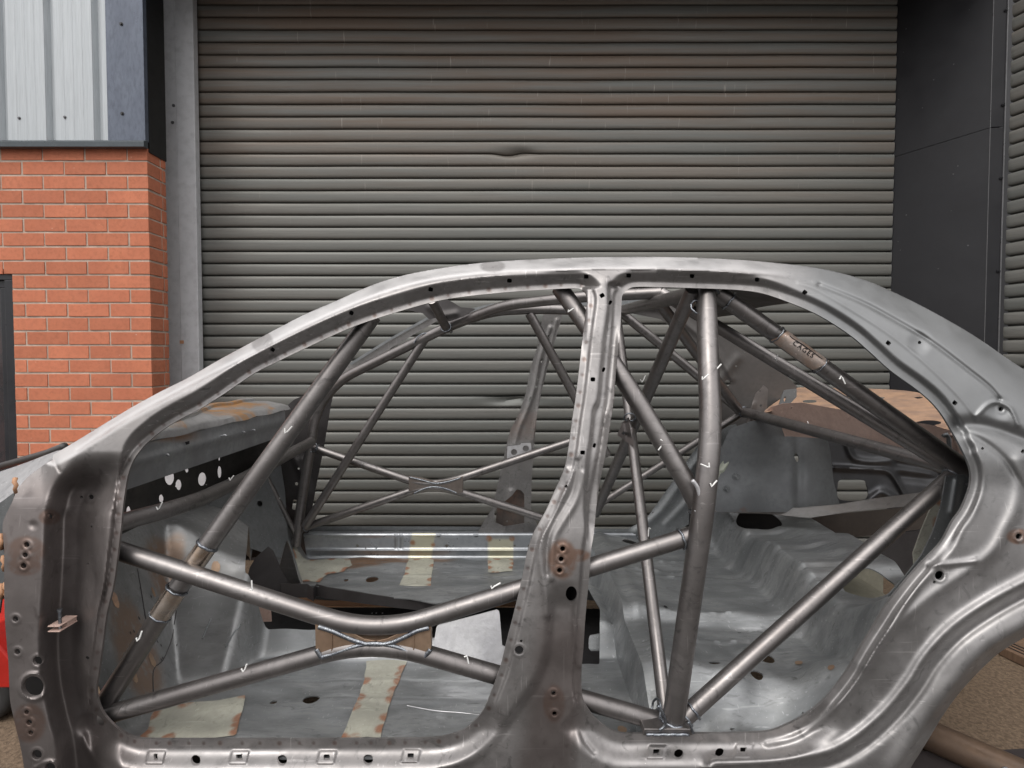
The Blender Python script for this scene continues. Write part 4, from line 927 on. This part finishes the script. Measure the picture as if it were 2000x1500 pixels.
sheet('far_sill', FS, comb(const(2.44), rel([(590,1076),(800,1075),(1250,1075)], 3, .012), rel([(590,1086),(800,1085),(1250,1084)], 3, -.008), rel([(590,1046),(1250,1046)], 2.5, .006), rel([(774,1048),(774,1070)], 2, .005), rel([(784,1048),(784,1070)], 2, .005)), M['fsill'], car,
      [('r',630,1049,4,1.4,0),('r',749,1049,4,1.4,0),('r',857,1048,4,1.4,0),('r',930,1048,4,1.4,0),('c',698,1066,3.2),('c',714,1070,1.6),('c',735,1070,1.5),('c',765,1066,1.6),('c',791,1058,1.6),('c',872,1066,3.2),('c',887,1065,1),('c',976,1055,2.2),('c',1005,1066,2.4),('c',1033,1066,2.6),('c',997,1092,1.6)], step=2.5, attrs={'primer': sprim, 'rust': srust})
mb = MB(); mb.box(-1.0, .62, 2.44, 2.52, .405, .409); mb.build('far_sill_top', M['fsill'], car)
sheet('far_sill_flange', [(420,1046),(440,1030),(700,1028),(920,1029),(1100,1032),(1300,1034),(1300,1047),(1000,1044),(600,1044)], const(2.53), M['galv'], car, [('c', x, 1036, 1.3) for x in range(620, 1000, 23)], step=2.5)
# rear of the far side
dfh = [('c',1321,785,5),('c',1418,648,2.5)]
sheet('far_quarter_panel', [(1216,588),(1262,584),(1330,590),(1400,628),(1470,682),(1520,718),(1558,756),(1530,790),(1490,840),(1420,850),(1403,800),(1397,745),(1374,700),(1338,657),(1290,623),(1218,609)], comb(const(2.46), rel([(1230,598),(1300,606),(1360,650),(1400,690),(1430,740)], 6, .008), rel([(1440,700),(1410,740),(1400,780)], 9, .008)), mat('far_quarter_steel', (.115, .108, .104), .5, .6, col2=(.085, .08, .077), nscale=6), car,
      [('c',1421,748,6),('c',1438,715,2.5),('c',1455,689,2),('c',1505,735,1.8),('r',1230,602,6,1.2,0),('c',1259,606,2)], step=3)
sheet('far_door_frame', [(1392,838),(1440,828),(1425,880),(1398,930),(1396,985),(1402,1004),(1360,1014),(1320,1040),(1290,1052),(1150,1052),(1150,1034),(1225,1034),(1262,1014),(1290,975),(1325,925),(1362,872)], comb(const(2.45), rel([(1400,850),(1340,930),(1290,1000),(1240,1040)], 8, .014), rel([(1410,880),(1360,960),(1300,1025)], 7, .010)), M['galv'], car,
      [('c',1276,1002,2),('c',1282,986,2),('c',1313,990,2.2),('c',1340,890,2),('c',1356,880,1.8)] + [('c', x, 1038, 1.2) for x in range(1165, 1225, 9)], step=3)
def wh(U, V): return 2.36 - .20 * np.sqrt(np.clip(1 - ((U - 1500) / 165) ** 2, 0, 1)) - .03 * sm(V, 900, 1000) + .012 * np.exp(-((U - 1560) / 10) ** 2)
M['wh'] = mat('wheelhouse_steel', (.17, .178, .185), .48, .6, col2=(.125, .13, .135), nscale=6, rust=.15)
sheet('wheelhouse', [(1425,838),(1470,822),(1560,822),(1612,840),(1622,880),(1628,940),(1640,985),(1640,1000),(1400,1000),(1386,985),(1392,940),(1408,880)], wh, M['wh'], car, [('e',1556,894,4,10,-15)], step=4)
sheet('strut_brace', [(1468,835),(1484,828),(1486,846),(1432,912),(1428,925),(1412,922),(1404,945),(1396,942),(1402,915),(1440,862)], comb(const(2.19), rel([(1476,836),(1440,880),(1412,920)], 4, .008)), mat('pale_green_primer', (.40, .42, .35), .5, .2), car, step=2.5)
for (x, y) in ((1437,930),(1419,955)):
    p = P(x, y, 2.17); mb = MB(); mb.tube([p, p + Vector((0, -.006, 0))], .014, 18); mb.tube([p + Vector((0, -.006, 0)), p + Vector((0, -.02, 0))], .008, 6); mb.build('bolt', M['galv'], car)
sheet('strut_bracket', [(1455,835),(1475,770),(1487,758),(1492,752),(1500,760),(1498,800),(1504,830),(1490,850)], comb(const(2.25), rel([(1470,790),(1465,830)], 5, .01)), mat('bracket_steel', (.21, .19, .18), .45, .6), car, [('c',1485,764,2),('c',1486,792,2.6),('c',1462,778,1.8)], step=2.5)
# rear bench shelf behind the wheelhouse, horizontal in space
sheet('boot_floor_edge', [(1392,984),(1480,990),(1560,992),(1640,985),(1700,975),(1830,958),(1822,985),(1760,990),(1660,1000),(1580,1012),(1500,1004),(1396,1000)], plane((1400,992,2.30),(1820,965,1.95),(1600,1012,2.05)), mat('boot_edge_steel', (.27, .265, .26), .45, .6, col2=(.2, .185, .175)), car, [('e',1410,996,5,1.2,0),('e',1560,1001,4,1,0),('e',1735,985,2,.8,0)], step=2.5)
sheet('boot_rail', [(1565,1010),(1600,1008),(1815,986),(1812,1032),(1700,1046),(1640,1052),(1638,1070),(1618,1052),(1590,1040)], const(2.30), mat('boot_rail_steel', (.075, .062, .053), .5, .4), car, [('c',1580,1022,4)], step=3)
sheet('boot_side_box', [(1700,1068),(1712,1050),(1806,1034),(1842,1020),(1822,1080),(1780,1150),(1740,1122),(1712,1102)], const(1.98), M['dark'], car, step=4)
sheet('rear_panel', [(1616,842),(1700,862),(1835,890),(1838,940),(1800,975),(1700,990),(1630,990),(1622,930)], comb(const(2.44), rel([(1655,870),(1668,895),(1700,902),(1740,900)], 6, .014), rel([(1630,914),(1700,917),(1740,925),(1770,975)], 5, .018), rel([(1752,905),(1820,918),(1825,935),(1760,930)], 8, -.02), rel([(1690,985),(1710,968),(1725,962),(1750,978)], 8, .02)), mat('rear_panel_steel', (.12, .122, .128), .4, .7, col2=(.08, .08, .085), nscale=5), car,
      [('p', cr([(1640,938),(1660,936),(1686,938),(1692,946),(1692,975),(1640,976),(1636,950)], 3, True)), ('c',1648,933,1.2),('c',1677,935,1.2)], step=2.5)
# rusty boot lid panel
sl_ = [('e',1582,784,16,3,0),('e',1655,775,12,1.6,0),('e',1648,790,10,1.2,0),('e',1718,778,13,2.2,-3),('e',1760,812,16,2.6,8),('e',1690,800,8,1.3,0),('e',1815,826,26,5,0),('e',1795,777,10,2,0)]
def shelfY(U, V): return plane((1500,800,2.22),(1880,842,1.52),(1560,757,2.75))(U, V)
sheet('boot_shelf', cr([(1492,806),(1515,786),(1545,768),(1560,757),(1640,758),(1720,760),(1790,766),(1840,785),(1880,812),(1888,850),(1820,830),(1700,812),(1620,798),(1565,790),(1530,796)], 3, True), shelfY, M['orange'], car, sl_, step=3)
fh = [('r', 1528 + a, 797 + b, 1.1, 2.2, 12) for a, b in ((0,0),(8,1),(14,1),(19,0),(-2,10),(2,18),(8,18),(-8,20),(34,4),(62,10))] + [('c',1656,816,1.5),(  'c',1670,816,1.5),('c',1678,820,2),('c',1640,828,1.3)]
sheet('boot_shelf_front', [(1492,806),(1508,794),(1530,788),(1565,786),(1620,796),(1700,810),(1820,830),(1886,850),(1886,902),(1800,890),(1700,872),(1600,856),(1540,852),(1478,856),(1470,850),(1484,830),(1500,815)], plane((1500,800,2.20),(1880,850,1.51),(1600,856,2.0)), M['redrust'], car, fh, step=2.5)
sheet('boot_hinge_bracket', [(1532,762),(1556,759),(1556,775),(1542,790),(1520,796),(1526,775)], const(2.18), M['galv'], car, [('e',1527+6,779,2.2,6,10)], step=2)
# rear header above the screen
sheet('rear_header', [(1300,572),(1395,562),(1450,566),(1508,578),(1546,592),(1510,596),(1468,603),(1436,615),(1395,620),(1340,612)], plane((1395,565,1.55),(1546,592,1.5),(1395,618,2.1)), mat('header_steel', (.12, .115, .11), .5, .6), car, step=3)
# front header remnant
sheet('front_header', [(790,604),(830,585),(868,582),(884,590),(900,600),(930,603),(905,618),(878,628),(862,618),(838,624),(826,612)], comb(const(2.18), rel([(840,600),(860,615),(890,612)], 6, .01)), M['dark'], car, step=2.5)
# near rear inner quarter and lock post
sheet('inner_quarter', [(1848,930),(1898,925),(1900,960),(1888,1000),(1845,1062),(1790,1130),(1730,1200),(1690,1260),(1700,1200),(1765,1130),(1800,1085),(1822,1040),(1838,990)], comb(base_ := const(1.36), rel([(1870,940),(1860,1000)], 8, .008)), M['galv'], car, [('c',1888,946,3)], step=3)
def qr(U, V): return np.maximum(sm(11 - np.hypot(U - 1830, (V - 1021) * .7), 0, 4), .9 * sm(8 - np.hypot(U - 1834, V - 981), 0, 4))
sheet('quarter_brace', [(1834,962),(1850,950),(1852,975),(1842,1015),(1826,1048),(1800,1090),(1786,1112),(1784,1080),(1800,1035),(1815,1000)], const(1.48), M['primer'], car, [('r',1821,1042,2,5,8)], step=2.5, attrs={'rust': qr})
for k, x in enumerate((1850, 1863)):
    mb = MB(); mb.tube([P(x - 8, 852, 1.5), P(x - 2, 848, 1.5), P(x + 3, 856, 1.5), P(x + 5, 890, 1.48)], .006, 10); mb.build('hinge_rib', M['redrust' if k else 'galv'], car, smooth=True)

# ---------------------------------------------------------------- things on the ground
a_ = G(1838, 1446, .05); b_ = G(2010, 1522, .05); dd = (b_ - a_).normalized()
pipe = empty('steel_pipe', a_, label='brown rusty steel pipe lying on the ground beside the rear wheel arch', cat='pipe')
mb = MB(); mb.tube([a_ - dd * .12, a_ + dd * .9], .046, 28); mb.tube([a_ + dd * .9, a_ + dd * .3], .040, 24)
mb.build('pipe_body', mat('brown_pipe', (.16, .105, .07), .42, .3, col2=(.07, .05, .04), nscale=6), pipe, smooth=True, auto=40)
c_ = a_ + dd * .16 + Vector((-.035, -.03, .012)); mb = MB()
mb.tube([c_ + Vector((.018 * math.cos(t), .018 * math.sin(t) * .6, .018 * math.sin(t) * .8)) for t in [k * math.pi / 12 for k in range(25)]], .0025, 8); mb.build('weld_ring', M['weld'], pipe, smooth=True)
mat_ = empty('rubber_mat', G(1900, 1490, .0), label='dark flat rubber mat on the ground at the lower right corner', cat='mat')
p = [G(1770,1464,.012), G(1850,1470,.012), G(2000,1462,.012), G(2150,1470,.012), G(2150,1640,.012), G(1770,1640,.012)]
mb = MB(); mb.prism(p, (0, 0, -.010)); mb.build('mat_sheet', mat('mat_rubber', (.035, .028, .028), .6, 0), mat_)
bd = empty('timber_board', G(1990,1280,.0), label='brown grooved timber board on the ground behind the pipe', cat='board')
a_ = G(1952,1262,.04); b_ = G(2080,1322,.04); c_ = G(2130,1292,.04); d_ = G(1985,1236,.04)
mb = MB(); mb.prism([a_, b_, c_, d_], (0, 0, -.038)); mb.build('board', mat('board_wood', (.20, .125, .08), .7, 0, col2=(.13, .08, .05), nscale=8, stretch=(3, 12, 1)), bd, bevel=.003)
for k in (.25, .5, .75):
    e_ = a_.lerp(d_, k * .5); f_ = b_.lerp(c_, k * .5); mb = MB(); mb.tube([e_ + Vector((0, 0, .001)), f_ + Vector((0, 0, .001))], .003, 6); mb.build('groove', M['black'], bd)
tr = empty('trolley', P(-60, 1400, 1.74), label='red trolley with a black tyre, cut by the left edge of the photo', cat='trolley')
red = mat('red_paint', (.45, .016, .01), .35, 0, spec=.5); Yt = 1.74
mb = MB(); q = [P(-330,1230,Yt), P(-30,1230,Yt), P(30,1300,Yt), P(34,1338,Yt), P(22,1344,Yt), P(-330,1344,Yt)]; mb.prism(q, (0, .35, 0)); mb.build('body_panel', red, tr, bevel=.006)
mb = MB(); q = [P(-330,1344,Yt + .02), P(26,1344,Yt + .02), P(20,1380,Yt + .02), P(-330,1380,Yt + .02)]; mb.prism(q, (0, .3, 0)); mb.build('shaded_underside', mat('shaded_red', (.10, .03, .03), .5, 0), tr, bevel=.004)  # shadow under the red panel, put into a darker red strip
cw = P(-18, 1424, Yt + .03); cw.z = .098
def lathe(prof, c, n=40):
    V = []; F = []
    for k in range(n):
        t_ = 2 * math.pi * k / n
        for r_, y_ in prof: V.append(c + Vector((r_ * math.cos(t_), y_, r_ * math.sin(t_))))
    m_ = len(prof)
    for k in range(n):
        for j in range(m_): F.append((k * m_ + j, k * m_ + (j + 1) % m_, ((k + 1) % n) * m_ + (j + 1) % m_, ((k + 1) % n) * m_ + j))
    return V, F
mb = MB(); mb.add(*lathe([(.055,-.022),(.070,-.028),(.088,-.026),(.096,-.016),(.098,0),(.096,.016),(.088,.026),(.070,.028),(.055,.022)], cw)); wh_ = mb.build('tyre', mat('tyre_rubber', (.02, .02, .02), .75, 0), tr, smooth=True)
mb = MB(); mb.add(*lathe([(.0,-.014),(.03,-.016),(.052,-.022),(.056,-.022),(.056,.022),(.0,.02)], cw)); mb.build('rim', mat('rim_grey', (.12, .12, .12), .5, .3), wh_, smooth=True, auto=40)
